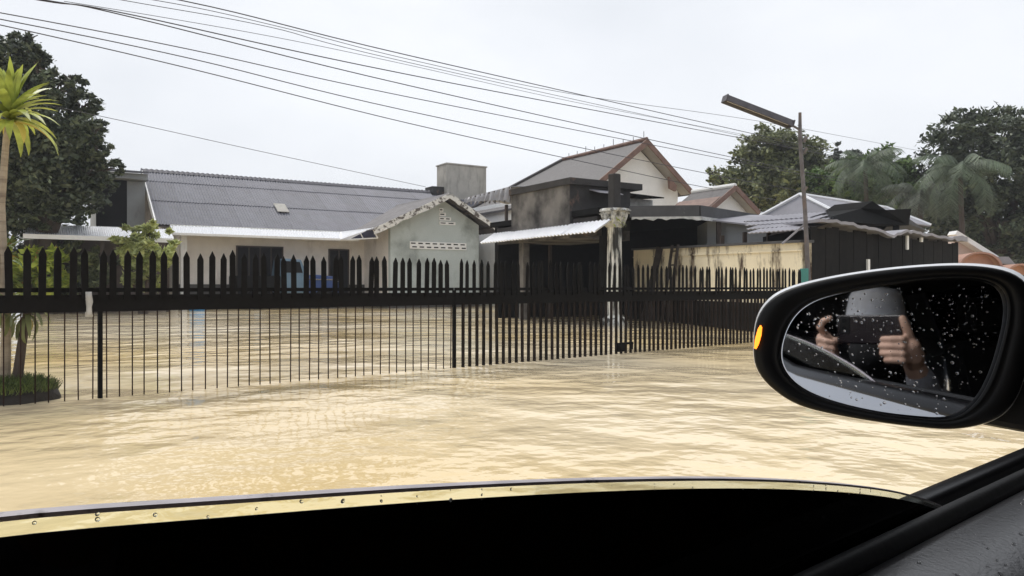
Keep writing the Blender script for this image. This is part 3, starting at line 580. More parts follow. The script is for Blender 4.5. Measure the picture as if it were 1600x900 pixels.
lad = thing('ladder', 'dark wooden ladder leaning on the cream boundary wall', 'ladder', CFm.w(onwall(1055), -.1, GZ), cdeg)
for x in (-.17, .17): MB().bar((x, -.35, 0), (x, .0, za_ - GZ - .02), .05, .06).build('side_rail', 'ladder', lad)
for i in range(7): f_ = (i + .5) / 7; MB().bar((-.17, -.35 + .35 * f_, (za_ - GZ) * f_), (.17, -.35 + .35 * f_, (za_ - GZ) * f_), .03, .035).build('rung', 'ladder', lad)
for px, lean, lab in ((1022, .10, 'thick dark timber leaning on the cream wall next to the ladder'), (1034, -.12, 'thin dark timber leaning on the cream wall close by the ladder')):
    x = onwall(px); a_ = CFm.w(x, -.5, GZ); b_ = CFm.w(x + lean * 3, -.06, 1.93)
    tag(MB().bar(a_, b_, .16 if px == 1022 else .09, .06).build('timber', 'ladder'), lab, 'timber')
# pale grey shed behind the cream wall
sh = P(1150, 380, 18.6); shed = thing('grey_shed', 'pale grey shed with sloping zinc roof behind the cream wall', 'shed', (0, 0, 0))
g0 = P(1105, 348, 18.9); g1 = P(1200, 352, 17.6)
MB().prism([(g0[0], g0[1], GZ), (g1[0], g1[1], GZ), (g1[0], g1[1], 2.35), (g0[0], g0[1], 2.56)], (.15, 1.6, 0)).build('wall', 'greyw', shed)
MB().hexa([P(1106, 345, 18.5), P(1203, 356, 17.2), P(1206, 338, 19.6), P(1120, 337, 20.5), P(1106, 343, 18.5), P(1203, 353, 17.2), P(1206, 336, 19.6), P(1120, 335, 20.5)]).build('roof', 'tin', shed)
a_ = P(1122, 345, 18.4); MB().bar((a_[0], a_[1] - .05, GZ), (a_[0], a_[1] - .05, 2.5), .1, .1).build('rust_stained_post', 'wood', shed)
tinst = thing('zinc_lean_to', 'stepped zinc sheets of a low lean-to beside the lamp pole', 'lean-to', (0, 0, 0))
for i in range(4):
    y0 = 340 + i * 6; Y0 = 16.2 - i * .5
    p, q = P(1162 + i * 2, y0 + 6, Y0), P(1268, y0 - 1, Y0 - 1.2)
    me = corrugated(math.dist(p, q), .75, 14, .007, .02, name='zinc_sheet'); ux = Vector(q) - Vector(p)
    place_sheet(me, 'zinc_sheet', 'tin', tinst, p, ux, (0.1, 1, .16))
p, q = P(1168, 366, 14.9), P(1262, 352, 13.7)
for f_ in (.04, .5, .96):
    z_ = p[2] + (q[2] - p[2]) * f_; MB().box(p[0] + (q[0] - p[0]) * f_ - .04, p[0] + (q[0] - p[0]) * f_ + .04, p[1] + (q[1] - p[1]) * f_ + 1.9, p[1] + (q[1] - p[1]) * f_ + 1.98, GZ, z_ + .1).build('post', 'wood', tinst)
MB().bar(P(1222, 381, 13.3), P(1258, 350, 13.3), .03, .03).build('brace', 'tin', tinst)
# hipped zinc roof hut
Yh = 22.0; hr0 = P(1250, 306, Yh); HH = Fr((hr0[0], hr0[1], 0), 39.9); r1 = HH.onv(1386, 324, 0); zr = hr0[2]
hut = thing('hipped_hut', 'hut with pale hipped zinc roof behind the lamp pole', 'hut', (hr0[0], hr0[1], 0), 39.9)
ze_ = HH.onv(1275, 331, -1.3)[2]; x0 = HH.onu(1196, 337, 0)[0] - .35; x1 = r1[0] + .3; E = [(x0, -1.3, ze_), (x1, -1.3, ze_), (x1, 1.3, ze_), (x0, 1.3, ze_)]; Rg = [(0, 0, zr), (r1[0], 0, zr)]
for poly in ([E[0], E[1], Rg[1], Rg[0]], [E[2], E[3], Rg[0], Rg[1]], [E[3], E[0], Rg[0]], [E[1], E[2], Rg[1]]): MB().prism(poly, (0, 0, .04)).build('roof_slope', 'tin', hut)
for a_, b_ in ((E[0], Rg[0]), (E[3], Rg[0]), (Rg[0], Rg[1]), (E[1], Rg[1]), (E[2], Rg[1])): MB().tube([(a_[0], a_[1], a_[2] + .05), (b_[0], b_[1], b_[2] + .05)], .055, 6).build('hip_cap', 'awning', hut)
MB().box(x0 + .2, x1 - .3, -1.1, 1.1, GZ, ze_).build('wall', 'wood', hut)
# black board kiosk along the road
k0 = FF.onv(1266, 342, .1); k1 = FF.onv(1497, 372, .1)
kiosk = thing('black_kiosk', 'black board kiosk with ragged roof edge along the flooded road', 'kiosk', (*FF.w(k0[0], .1, 0)[:2], 0), FF.deg)
kd = FF.loc((FF.o[0] + .02, FF.o[1] + 1, 0))[:2]; KL = k1[0] - k0[0]; KZ = k0[2] - .05; x = 0; i = 0; KH = KZ - .12
KZe = k1[2] - .05
pmh = {}
while x < KL:
    w_ = (.24, .31, .27)[i % 3]; zt_ = KZ + (KZe - KZ) * x / KL - .08 - .03 * math.sin(i * 1.7)
    MB().box(x, min(x + w_ - .006, KL), -.012 + .006 * (i % 2), .012 + .006 * (i % 2), GZ, zt_).build('plank', 'blackw', kiosk); x += w_; i += 1
for x_, z_ in ((0, KZ), (KL - .03, KZe)): MB().prism([(x_, .03, GZ), (x_ + .03, .03, GZ), (x_ + .03, .03, z_ - .1), (x_, .03, z_ - .1)], (kd[0] * 2.6, kd[1] * 2.6, 0)).build('side_wall', 'blackw', kiosk)
n = 44; ring = []
for j in range(n + 1):
    f_ = j / n; z_ = KZ + (KZe - KZ) * f_ + .025 * math.sin(j * .31) + random.gauss(0, .014) - (.10 * math.exp(-((f_ - .42) / .06) ** 2)); x_ = KL * f_ * 1.01 - .05
    t_ = .028 + .03 * (f_ > .9)
    ring.append([(x_, -.20, z_ - t_), (x_, -.20, z_ + t_), (x_ + kd[0] * 2.8, kd[1] * 2.8, z_ + .12), (x_ + kd[0] * 2.8, kd[1] * 2.8, z_ + .10)])
MB().loft(ring).build('roof', 'tin', kiosk)
for px, y0, y1, w_ in ((1358, 405, 425, .045), (1419, 368, 390, .04), (1441, 371, 378, .05)):
    p, q = FF.onv(px, y0, .05), FF.onv(px, y1, .05); x_ = p[0] - k0[0]; MB().box(x_ - w_, x_ + w_, -.05, -.013, q[2], p[2]).build('pale_batten', 'white', kiosk)
dr = thing('black_peaked_roof', 'black peaked roof rising behind the kiosk edge', 'roof', (0, 0, 0))
Yk = 19.5
pk = [P(1275, 345, Yk - 1.5), P(1345, 326, Yk), P(1363, 314, Yk), P(1384, 328, Yk), P(1424, 326, Yk + .6), P(1420, 352, Yk + .6), P(1350, 352, Yk)]
MB().prism(pk, (-.6, .9, 0)).build('roof', 'black', dr)
for px in (1300, 1400): a_ = P(px, 350, Yk + .6); MB().box(a_[0] - .06, a_[0] + .06, a_[1] - .06, a_[1] + .06, GZ, a_[2] + .05).build('post', 'black', dr)
dr2 = thing('low_dark_roof', 'low dark gable roof peeking over the far end of the kiosk', 'roof', (0, 0, 0))
MB().prism([P(1375, 364, 20.5), P(1400, 341, 20.5), P(1415, 338, 20.8), P(1450, 362, 21.5)], (-.5, .8, 0)).build('roof', 'fascia', dr2)
a_ = P(1410, 360, 21); MB().box(a_[0] - .06, a_[0] + .06, a_[1] - .06, a_[1] + .06, GZ, a_[2]).build('post', 'black', dr2)
# far house with terracotta hoods
fh = thing('far_house', 'pale far house with sloping white eave beyond the kiosk', 'house', (0, 0, 0)); Yf = 27
MB().prism([P(1490, 372, Yf), P(1500, 368, Yf), P(1548, 400, Yf), P(1548, 460, Yf), P(1490, 460, Yf)], (1.5, 5, 0)).build('wall', M('pink plaster', (.58, .47, .43), .8, .1, 2), fh)
MB().bar(P(1488, 364, Yf - .2), P(1552, 404, Yf - .2), .5, .16).build('eave', 'white', fh)
for i, (cx_, cy_, rx, lab) in enumerate(((1533, 413, 34, 'wide terracotta barrel hood below the white eave'), (1597, 424, 24, 'terracotta barrel hood beyond the grey low roof'))):
    Yh_ = 24.5 - i; c_ = P(cx_, cy_, Yh_); r_ = rx / F * Yh_
    hd = thing('barrel_hood', lab, 'hood', (c_[0], c_[1], 0)); m = MB(); rg_ = []
    for rr_ in (r_, r_ - .08): rg_.append([(rr_ * math.cos(math.pi * k / 16), c_[2] + rr_ * .72 * math.sin(math.pi * k / 16) - .1) for k in range(17)])
    poly = [(a_, 0, b_) for a_, b_ in rg_[0]] + [(a_, 0, b_) for a_, b_ in rg_[1][::-1]]
    m.prism(poly, (.7, 2.2, 0)).build('arch', 'terra', hd); MB().prism([(a_, .3, b_) for a_, b_ in rg_[1]], (.02, .06, 0)).build('infill', M('pale terracotta', (.52, .30, .22), .7, .15, 3), hd)
    for s_ in (-1, 1): MB().box(s_ * (r_ - .05) - .06, s_ * (r_ - .05) + .06, .05, .2, GZ, c_[2] - .08).build('post', 'wood', hd)
gl = thing('grey_low_roof', 'low grey sheet roof between the two terracotta hoods', 'roof', (0, 0, 0))
MB().prism([P(1552, 410, 26), P(1558, 401, 26), P(1576, 401, 26), P(1588, 414, 26)], (.8, 2, 0)).build('roof', 'tin', gl); a_ = P(1570, 412, 26.5); MB().box(a_[0] - .1, a_[0] + .1, a_[1] - .1, a_[1] + .1, GZ, a_[2]).build('post', 'wood', gl)

# ------------------------------------------------------------------ street lamp
Yl = FF.w(uE + .35, -.05, 0)[1]
lampo = thing('street_lamp', 'thin leaning pole with long fluorescent lamp housing beside the cream wall', 'street lamp', (*P(1263, 448, Yl)[:2], GZ))
L0 = Vector(P(1263, 448, Yl)); off = lambda px, py, dy=0: tuple(Vector(P(px, py, Yl + dy)) - Vector((L0.x, L0.y, GZ)))
lp = [(0, 0, 0), off(1263, 440), off(1258, 330), off(1253, 260), off(1250, 215), off(1250, 176)]
pole = MB().tube(lp, [.045, .042, .036, .034, .034, .026], 10).build('pole', 'pole', lampo)
for py in (240, 222, 300): MB().tube([Vector(off(1252.5, py)) + Vector((.03, 0, 0)), Vector(off(1255, py - 4)) + Vector((.05, -.02, .05))], .035, 6).build('clamp', 'pole', pole)
MB().tube([off(1250, 203), off(1238, 196)], .02, 6).build('arm', 'pole', lampo)
h0, h1 = Vector(off(1236, 194)), Vector(off(1133, 154, -.25)); d = (h1 - h0).normalized(); sx = d.cross(Vector((0, 0, 1))).normalized(); sz = sx.cross(d)
prof = [(-.07, -.06), (-.10, -.06), (-.06, .06), (.06, .06), (.10, -.06), (.07, -.06), (.04, .01), (-.04, .01)]
m = MB(); m.loft([[tuple(h + sx * a_ + sz * b_) for a_, b_ in prof] for h in (h0, h1)]); hs = m.build('lamp_housing', 'lamp', lampo)
MB().tube([h0 + d * .05 - sz * .02, h1 - d * .05 - sz * .02], .016, 8).build('lamp_tube', 'tube', hs)
for h in (h0 - d * .004, h1 + d * .004): MB().bar(h - d * .01, h + d * .01, .19, .12).build('end_cap', 'lamp', hs)

# ------------------------------------------------------------------ overhead wires
def wire(pts, rad, label, L_=17.0, grp='overhead power lines'):
    a = R(39.5); w_ = []
    for px, py in pts:
        k = L_ / (-math.sin(a) * (px - CX) / F + math.cos(a)); w_.append(Vector(P(px, py, k)))
    o_ = []
    for i in range(len(w_) - 1):
        p0 = w_[max(i - 1, 0)]; p1 = w_[i]; p2 = w_[i + 1]; p3 = w_[min(i + 2, len(w_) - 1)]
        for j in range(8):
            t = j / 8; o_.append(.5 * ((2 * p1) + (p2 - p0) * t + (2 * p0 - 5 * p1 + 4 * p2 - p3) * t * t + (3 * p1 - p0 - 3 * p2 + p3) * t ** 3))
    o_.append(w_[-1]); m = MB(); m.tube(o_, rad, 5); tag(m.build('power_line', 'wire'), label, 'cable', grp)
wl = 'dark overhead power line running along the road above the house'
wire([(-300, -100), (280, 0), (640, 87), (1190, 212), (1260, 227), (1450, 262), (1640, 292)], .0135, 'topmost heavy power line of the overhead bundle')
wire([(-300, -66), (60, 0), (200, 22), (640, 117), (1190, 222), (1440, 272), (1640, 305)], .0135, 'second heavy power line below the topmost one of the bundle')
wire([(-300, -60), (70, 0), (210, 28), (640, 134), (1150, 247), (1420, 300), (1640, 340)], .013, 'third power line of the bundle just under the crossing pair')
wire([(-300, -30), (0, 20), (300, 78), (640, 152), (1150, 252), (1420, 305), (1640, 345)], .0115, 'third lowest power line of the overhead bundle')
wire([(-300, -25), (0, 30), (300, 92), (640, 174), (1130, 276), (1400, 325), (1640, 372)], .0115, 'second lowest power line of the overhead bundle')
wire([(-300, -22), (0, 39), (300, 108), (640, 193), (940, 259), (1130, 298), (1400, 345), (1640, 390)], .0115, 'lowest power line of the overhead bundle passing the gabled house')
wt = 'thin sagging telephone wire among the overhead power lines'
wire([(-200, -70), (190, 0), (420, 42), (640, 98), (1190, 219), (1440, 270), (1640, 300)], .008, 'thin telephone wire sagging between the two topmost power lines', 16.6, 'thin overhead wires')
wire([(-200, -60), (240, 0), (450, 45), (640, 93), (900, 148), (1190, 190), (1450, 238), (1640, 272)], .008, 'thin wire that climbs above the power lines and passes the lamp housing', 16.6, 'thin overhead wires')
wire([(100, 2), (260, 28), (450, 62), (640, 102), (900, 160), (1190, 216), (1440, 268), (1640, 298)], .007, 'faintest hair thin wire crossing through the power line bundle', 17.4, 'thin overhead wires')
wire([(-100, 130), (150, 180), (400, 235), (665, 292)], .009, 'single faint wire slanting from the dark tree to the water tank', 24, 'thin overhead wires')

# ------------------------------------------------------------------ trees and plants
def leaves(pos, size, up=.35, asp=.5, jitter=.35):
    n = len(pos); nr = RNG.normal(size=(n, 3)); nr[:, 2] = np.abs(nr[:, 2]) + up; nr /= np.linalg.norm(nr, axis=1)[:, None]
    t = RNG.normal(size=(n, 3)); t -= nr * (t * nr).sum(1)[:, None]; t /= np.linalg.norm(t, axis=1)[:, None]; b = np.cross(nr, t)
    s = size * (1 + jitter * RNG.normal(size=(n, 1))).clip(.4, 1.8)
    v = np.stack([pos - t * s, pos + b * s * asp - nr * s * .15, pos + t * s, pos - b * s * asp - nr * s * .15], 1).reshape(-1, 3)
    return v
def leaf_mesh(name, v):
    n = len(v) // 4; me = bpy.data.meshes.new(name); me.vertices.add(n * 4); me.vertices.foreach_set('co', v.astype(np.float32).ravel())
    me.loops.add(n * 4); me.loops.foreach_set('vertex_index', np.arange(n * 4, dtype=np.int32)); me.polygons.add(n)
    me.polygons.foreach_set('loop_start', np.arange(0, n * 4, 4, dtype=np.int32)); me.update(calc_edges=True); me.validate()
    return me
def clumpy(clumps, n, fill=.35):
    """points in small sub-clumps over the outside of each ellipsoid clump"""
    out = []; wts = np.array([c[1][0] * c[1][2] for c in clumps]); wts = wts / wts.sum()
    for (c, r), w_ in zip(clumps, wts):
        k = max(8, int(n * w_ / 45)); d = RNG.normal(size=(k, 3)); d /= np.linalg.norm(d, axis=1)[:, None]
        rad = np.where(RNG.random((k, 1)) < fill, RNG.random((k, 1)) ** .5, 1.0 + .16 * RNG.normal(size=(k, 1)))
        cen = np.array(c) + d * rad * np.array(r); m_ = max(1, int(n * w_ / k)); sp = min(r) * .17
        p = cen[:, None, :] + RNG.normal(size=(k, m_, 3)) * sp * np.array((1, 1, .6)); out.append(p.reshape(-1, 3))
    return np.concatenate(out)
def tree(name, label, base, clumps, n, size, leafm, trunk_r=.25, group='trees around the houses', asp=.5, fill=.35):
    b = Vector((base[0], base[1], GZ)); root = thing(name, label, 'tree', b, group=group)
    rel = [((c[0] - b.x, c[1] - b.y, c[2] - b.z), r) for c, r in clumps]
    m = MB(); cz = min(c[2] for c, r in rel); top = Vector((sum(c[0] for c, r in rel) / len(rel) * .5, sum(c[1] for c, r in rel) / len(rel) * .5, max(1.5, cz)))
    m.tube([(0, 0, 0), top * .35 + Vector((.1, 0, 0)), top * .7, top], [trunk_r * 1.25, trunk_r, trunk_r * .8, trunk_r * .6], 9); m.build('trunk', 'bark', root)
    lm = MB()
    for c, r in rel:
        c = Vector(c); s0 = top * random.uniform(.6, 1); mid = (s0 + c) / 2 + Vector((random.uniform(-.3, .3), random.uniform(-.3, .3), random.uniform(.1, .5)))
        lm.tube([s0, mid, c], [trunk_r * .42, trunk_r * .28, trunk_r * .14], 6)
        for q in range(5):
            e_ = c + Vector((random.uniform(-1, 1) * r[0], random.uniform(-1, 1) * r[1], random.uniform(-.6, 1) * r[2])) * .85; lm.tube([mid.lerp(c, .5), (c + e_) / 2, e_], [trunk_r * .14, trunk_r * .09, trunk_r * .04], 5)
    tag(lm.build('limbs', 'bark', root), kind='stuff')
    pts = clumpy(rel, n, fill)
    put('crown', leaf_mesh('crown', leaves(pts, size, asp=asp)), leafm, root)
    return root
def pc(px, py, Y, rpx, rpy, ry=None):
    s = Y / F; return (P(px, py, Y), (rpx * s, (ry or rpx) * s, rpy * s))
Yt = 25
tree('dark_tree', 'large dark spreading tree beside the long house', P(70, 448, Yt), [pc(20, 100, Yt, 38, 40), pc(42, 62, Yt, 16, 14), pc(62, 92, Yt - .5, 18, 16), pc(-40, 160, Yt, 70, 80), pc(88, 140, Yt - 1, 30, 26), pc(112, 128, Yt, 18, 15), pc(60, 205, Yt - 1, 62, 52), pc(130, 165, Yt, 20, 20), pc(115, 225, Yt + 1, 34, 36), pc(146, 205, Yt, 16, 16), pc(152, 238, Yt, 20, 16), pc(20, 260, Yt - 1, 80, 60), pc(105, 300, Yt, 45, 38), pc(168, 262, Yt + 1.5, 22, 14), pc(40, 330, Yt, 70, 34), pc(-60, 300, Yt, 70, 70), pc(160, 292, Yt + .5, 24, 9), pc(135, 275, Yt, 26, 22)], 66000, .09, 'leafdark', .38, fill=.35)
Ym = 42
tree('bushy_tree', 'bushy olive green tree between the porch wing and the lamp pole', P(1215, 448, Ym), [pc(1200, 240, Ym, 45, 32), pc(1235, 250, Ym + 1, 42, 40), pc(1180, 275, Ym, 50, 35), pc(1225, 300, Ym - 1, 60, 35), pc(1170, 305, Ym, 40, 30), pc(1215, 222, Ym, 22, 16), pc(1128, 285, Ym, 20, 14), pc(1112, 270, Ym, 9, 8), pc(1270, 285, Ym, 30, 45)], 27000, .13, 'leafmid', .32)
Ym = 50
tree('tall_thin_tree', 'taller grey green tree with spiky tops behind the hipped hut', P(1310, 448, Ym), [pc(1307, 235, Ym, 6, 20), pc(1307, 275, Ym, 22, 30), pc(1335, 250, Ym, 12, 20), pc(1285, 290, Ym, 30, 40), pc(1330, 290, Ym, 30, 35), pc(1360, 280, Ym + 1, 22, 30)], 15000, .13, 'leafgrey', .25)
Ym = 38
tree('bright_green_tree', 'rounded brighter green tree behind the hut roof', P(1345, 448, Ym), [pc(1335, 275, Ym, 34, 25), pc(1375, 270, Ym, 40, 30), pc(1360, 300, Ym, 62, 28), pc(1400, 290, Ym, 28, 26), pc(1275, 290, Ym + 1, 20, 22)], 22000, .11, 'leaflight', .2)
Ym = 46
tree('open_tree', 'open crowned grey tree with sky gaps behind the black peaked roof', P(1400, 448, Ym), [pc(1390, 265, Ym, 25, 20), pc(1415, 275, Ym, 20, 22), pc(1425, 305, Ym, 35, 25), pc(1380, 315, Ym, 35, 20), pc(1440, 330, Ym, 35, 22), pc(1465, 300, Ym - 2, 30, 25), pc(1410, 345, Ym, 60, 22)], 12000, .12, 'leafgrey', .2, fill=.5)
Ym = 36
tree('broad_tree', 'broad dark rain tree towering beyond the kiosk', P(1560, 448, Ym), [pc(1500, 215, Ym, 45, 35), pc(1550, 205, Ym, 55, 32), pc(1610, 210, Ym, 60, 40), pc(1482, 255, Ym, 34, 42), pc(1530, 270, Ym - 1, 60, 45), pc(1590, 280, Ym - 1, 60, 55), pc(1500, 310, Ym, 42, 35), pc(1560, 345, Ym - 1, 70, 40), pc(1620, 350, Ym, 60, 50), pc(1660, 280, Ym, 60, 70), pc(1480, 345, Ym + 1, 30, 22), pc(1590, 390, Ym, 60, 25)], 33000, .12, 'leafdark', .4, fill=.2)
Ym = 60
tree('background_tree', 'distant dark tree filling the gap behind the far house', P(1520, 448, Ym), [pc(1470, 380, Ym, 60, 40), pc(1550, 390, Ym, 70, 40), pc(1620, 390, Ym, 60, 40)], 9000, .25, 'leafgrey', .3)
def palm(label, px, py, Y, scale, leafm):
    c_ = Vector(P(px, py, Y)); root = thing('palm_tree', label, 'palm', (c_.x, c_.y, GZ), group='palms beyond the kiosk'); h = c_.z - GZ
    MB().tube([(0, 0, 0), (.12, 0, h * .4), (.05, 0, h * .75), (0, 0, h)], [.16, .12, .10, .09], 9).build('trunk', 'bark', root)
    vs = []
    for kind in range(3):
        L_ = (1.9 + .25 * kind) * scale; pts = []; a = 1.0 - .45 * kind; p = Vector((0, 0, 0)); v4 = []
        for i in range(13):
            pts.append(p.copy()); d = Vector((math.cos(a), 0, math.sin(a)))
            if i > 1:
                for s_ in (-1, 1):
                    for q in range(3):
                        b0 = p + d * (L_ / 12) * q / 3; ll = L_ * .30 * math.sin(math.pi * (i + .5) / 14.5) ** .6; w_ = .018 * scale
                        tip = b0 + Vector((d.x * .35, s_ * .7, -.55 - .25 * random.random())) * ll; v4 += [b0 - d * w_, b0 + d * w_, tip + d * w_ * .4, tip - d * w_ * .4]
            p = p + d * (L_ / 12); a -= (1.5 + .25 * kind) / 12
        m = MB(); m.tube(pts, [.03 * scale * (1 - i / 14) for i in range(13)], 5)
        for i in range(0, len(v4), 4): m.add(v4[i:i + 4], [(0, 1, 2, 3)])
        me = m.mesh('frond'); vs.append(me)
    for i in range(21):
        o = put('frond', vs[i % 3], leafm, root); o.location = (0, 0, h); o.rotation_euler = (random.gauss(0, .1), random.gauss(0, .12), i * 2.399)
palm('pale green palm with drooping fronds in front of the broad rain tree', 1500, 268, 31, 1.0, 'leafpalm')
palm('smaller grey palm between the open tree and the broad rain tree', 1437, 306, 33, .85, 'leafgrey')
palm('green palm rising above the hipped hut roof', 1352, 262, 35, .95, 'leafpalm')
def strap(L_, w, droop, fold=.25, n=7, start=.9):
    m = MB(); a = start; p = Vector((0, 0, 0)); rows = []
    for i in range(n + 1):
        f_ = i / n; ww = w * (math.sin(math.pi * min(1, .12 + f_ * .88) ** .8) ** .7) * (1 if f_ < .98 else .1) * .5 + .0015
        nrm = Vector((-math.sin(a), 0, math.cos(a)))
        rows.append([tuple(p + Vector((0, -ww, 0)) + nrm * ww * fold), tuple(p), tuple(p + Vector((0, ww, 0)) + nrm * ww * fold)])
        p = p + Vector((math.cos(a), 0, math.sin(a))) * (L_ / n); a -= droop / n
    m.loft(rows, cap=False, closed=False); m.smooth = True; return m.mesh('leaf')
def rosette(root, at, n, L_, w, up0, up1, mats, scale=1.0, droop=1.1):
    ms = {}
    for i in range(n):
        k = (i * 5) % 4; f_ = i / n; key = (k, int(f_ * 5))
        if key not in ms: ms[key] = strap(L_ * (.8 + .12 * k), w, droop + 1.2 * f_, start=up0 + (up1 - up0) * f_)
        yel = mats[1] if (f_ > .86 and i % 2 == 0) else mats[0]
        me = ms[key] if yel == mats[0] else ms[key].copy()
        if yel != mats[0]: me.materials.clear()
        o = put('leaf', me, yel, root); o.location = Vector(at) + Vector((0, 0, -.10 * f_)); o.rotation_euler = (random.gauss(0, .15), 0, i * 2.399 + random.gauss(0, .15)); o.scale = (scale,) * 3
# cane plant on its grass mound just behind the fence
mb = FF.w(FF.onv(18, 600, .35)[0], .36, 0)
mound = thing('grass_mound', 'small dark soil mound with grass at the foot of the cane plant', 'mound', (mb[0], mb[1], 0))
rings = []
for z_, r_ in ((GZ, .36), (.02, .32), (.07, .30), (.12, .24), (.15, .14), (.16, .03)): rings.append([((r_ * (1 + .08 * math.sin(3 * q) + .05 * math.sin(7 * q + z_ * 20))) * math.cos(q), r_ * (1 + .07 * math.sin(2 * q + 1)) * math.sin(q), z_) for q in [2 * math.pi * k / 28 for k in range(28)]])
MB().loft(rings).build('soil', 'soil', mound, smooth=True)
q = RNG.random(2600) * 2 * math.pi; rr_ = np.sqrt(RNG.random(2600)) * .32; hh = .14 - .9 * np.clip(rr_ - .12, 0, 1) ** 1.6; bl_ = np.stack([rr_ * np.cos(q), rr_ * np.sin(q), hh], 1)
dirs = RNG.normal(size=(2600, 3)) * .5; dirs[:, 2] = 1; dirs[:, :2] += bl_[:, :2] * 1.6; dirs /= np.linalg.norm(dirs, axis=1)[:, None]; ln = .035 + .05 * RNG.random((2600, 1)); sd = np.cross(dirs, RNG.normal(size=(2600, 3))); sd /= np.linalg.norm(sd, axis=1)[:, None]
v = np.stack([bl_ - sd * .003, bl_ + sd * .003, bl_ + dirs * ln + sd * .002, bl_ + dirs * ln - sd * .001], 1).reshape(-1, 3)
tag(put('grass', leaf_mesh('grass', v), 'grass', mound), kind='stuff')
cane = thing('cane_plant', 'tall cane plant with yellow green strap leaves rising behind the fence', 'plant', (mb[0], mb[1], .10))
Yc = mb[1]; rel = lambda px, py, dy=0: tuple(Vector(P(px, py, Yc + dy)) - Vector((mb[0], mb[1], .10)))
MB().tube([rel(8, 604), rel(10, 500), rel(6, 420), rel(2, 320), rel(10, 215), rel(16, 178)], [.040, .034, .030, .028, .024, .016], 9).build('stem', 'pbark', cane)
MB().tube([rel(26, 602), rel(34, 540), rel(44, 480), rel(46, 466)], [.040, .034, .028, .02], 9).build('stem', 'bark', cane)
rosette(cane, rel(17, 172), 62, .42, .060, 1.45, -.35, ('drac', 'dracy'), 1.0, .45)
rosette(cane, rel(42, 476), 26, .24, .036, 1.0, -.9, ('leafmid', 'dracy'))
rosette(cane, rel(8, 470), 22, .24, .036, 1.0, -.9, ('leafmid', 'leafmid'))
rosette(cane, rel(2, 395, .05), 16, .24, .022, 1.3, .3, ('leaflight', 'leaflight'))
def shrub(name, label, px, Y, clumps, n, size, lm, asp=.45, stems=5):
    b = Vector((P(px, 448, Y)[0], Y, GZ)); root = thing(name, label, 'shrub', b, group='shrubs at the house front')
    rel_ = [((c[0] - b.x, c[1] - b.y, c[2] - b.z), r) for c, r in clumps]
    for i in range(stems):
        c, r = rel_[i % len(rel_)]; e_ = Vector(c) + Vector((random.uniform(-.6, .6) * r[0], 0, .3 * r[2])); MB().tube([(random.uniform(-.15, .15), random.uniform(-.1, .1), 0), e_ * .5 + Vector((random.uniform(-.2, .2), 0, .1)), e_], [.05, .035, .015], 6).build('stem', 'bark', root)
    put('foliage', leaf_mesh('foliage', leaves(clumpy(rel_, n, .5), size, up=.5, asp=asp)), lm, root)
Y_ = 24.5
shrub('croton_shrub', 'yellow green croton shrub with orange leaves behind the fence pickets', 45, Y_, [pc(15, 415, Y_, 25, 28), pc(45, 415, Y_, 25, 28), pc(75, 410, Y_ + .3, 25, 28), pc(50, 445, Y_, 45, 22), pc(90, 435, Y_, 18, 22)], 4200, .16, 'croton')
Y_ = 25.5
shrub('green_shrub', 'mid green bushy shrub between the croton and the pale tree', 120, Y_, [pc(95, 378, Y_, 25, 14), pc(125, 395, Y_, 25, 20), pc(140, 430, Y_, 24, 28), pc(110, 440, Y_, 26, 24)], 4200, .10, 'leafmid')
Y_ = 24.8
shrub('pale_shrub', 'tall pale yellow green shrub before the porch awning corner', 225, Y_, [pc(230, 355, Y_, 30, 10), pc(205, 372, Y_, 20, 10), pc(228, 385, Y_, 42, 14), pc(205, 400, Y_, 22, 16), pc(250, 400, Y_, 25, 16), pc(222, 430, Y_, 24, 24)], 4200, .13, 'frang')
Y_ = 27
shrub('dark_hedge_shrub', 'dark leafy shrub in shade under the porch awning', 20, Y_, [pc(-20, 420, Y_, 40, 40), pc(30, 400, Y_, 40, 30), pc(100, 425, Y_, 50, 35), pc(165, 430, Y_, 40, 35)], 7000, .11, 'leafdark')

# ------------------------------------------------------------------ the car the photograph is taken from
CA = Fr((0, 0, 0), 39.5)                                     # u forwards, v outwards through the passenger window
car = thing('car', 'silver car with tinted half open window and black framed wing mirror', 'car', (0, 0, 0), CA.deg)
VG = .148; KV = VG / .18; DV = VG - .18; Zb = H - .122 * KV                                     # window plane and belt line
def cu_(px, py, v): return CA.onv(px, py, v)
# side window, lowered: clear pane with a strip of bare glass above the dark film
top = [cu_(x, y, VG) for x, y in ((-260, 800), (0, 799), (150, 797), (300, 788), (470, 775), (640, 764), (800, 756), (960, 750), (1120, 748), (1230, 751), (1330, 758), (1400, 767), (1446, 779), (1475, 790), (1510, 810))]
top = [(-.5, VG, top[1][2] - .012), (-.2, VG, top[1][2] - .003)] + top[1:] + [(.62, VG, Zb - .12)]
uu_ = np.linspace(-.5, .62, 120); zz_ = np.interp(uu_, [t[0] for t in top], [t[2] for t in top])
for _ in range(6): zz_[1:-1] = (zz_[:-2] + 2 * zz_[1:-1] + zz_[2:]) / 4
sm = [Vector((float(a_), VG, float(b_))) for a_, b_ in zip(uu_, zz_)]
zlow = Zb - .30; TG = .0040; strip = .0030
gw = MB(); gw.loft([[(p.x, VG, p.z - .0006), (p.x, VG + TG, p.z - .0006), (p.x, VG + TG, p.z - strip - .004), (p.x, VG, p.z - strip - .004)] for p in sm])
win = gw.build('window_glass', 'clear', car)
MB().loft([[(p.x, VG + .0002, p.z - .0006), (p.x, VG + .0003, p.z + .0002), (p.x, VG + TG * .5, p.z + .00035), (p.x, VG + TG - .0003, p.z + .0002), (p.x, VG + TG - .0002, p.z - .0006)] for p in sm]).build('ground_edge', 'gedge', win)
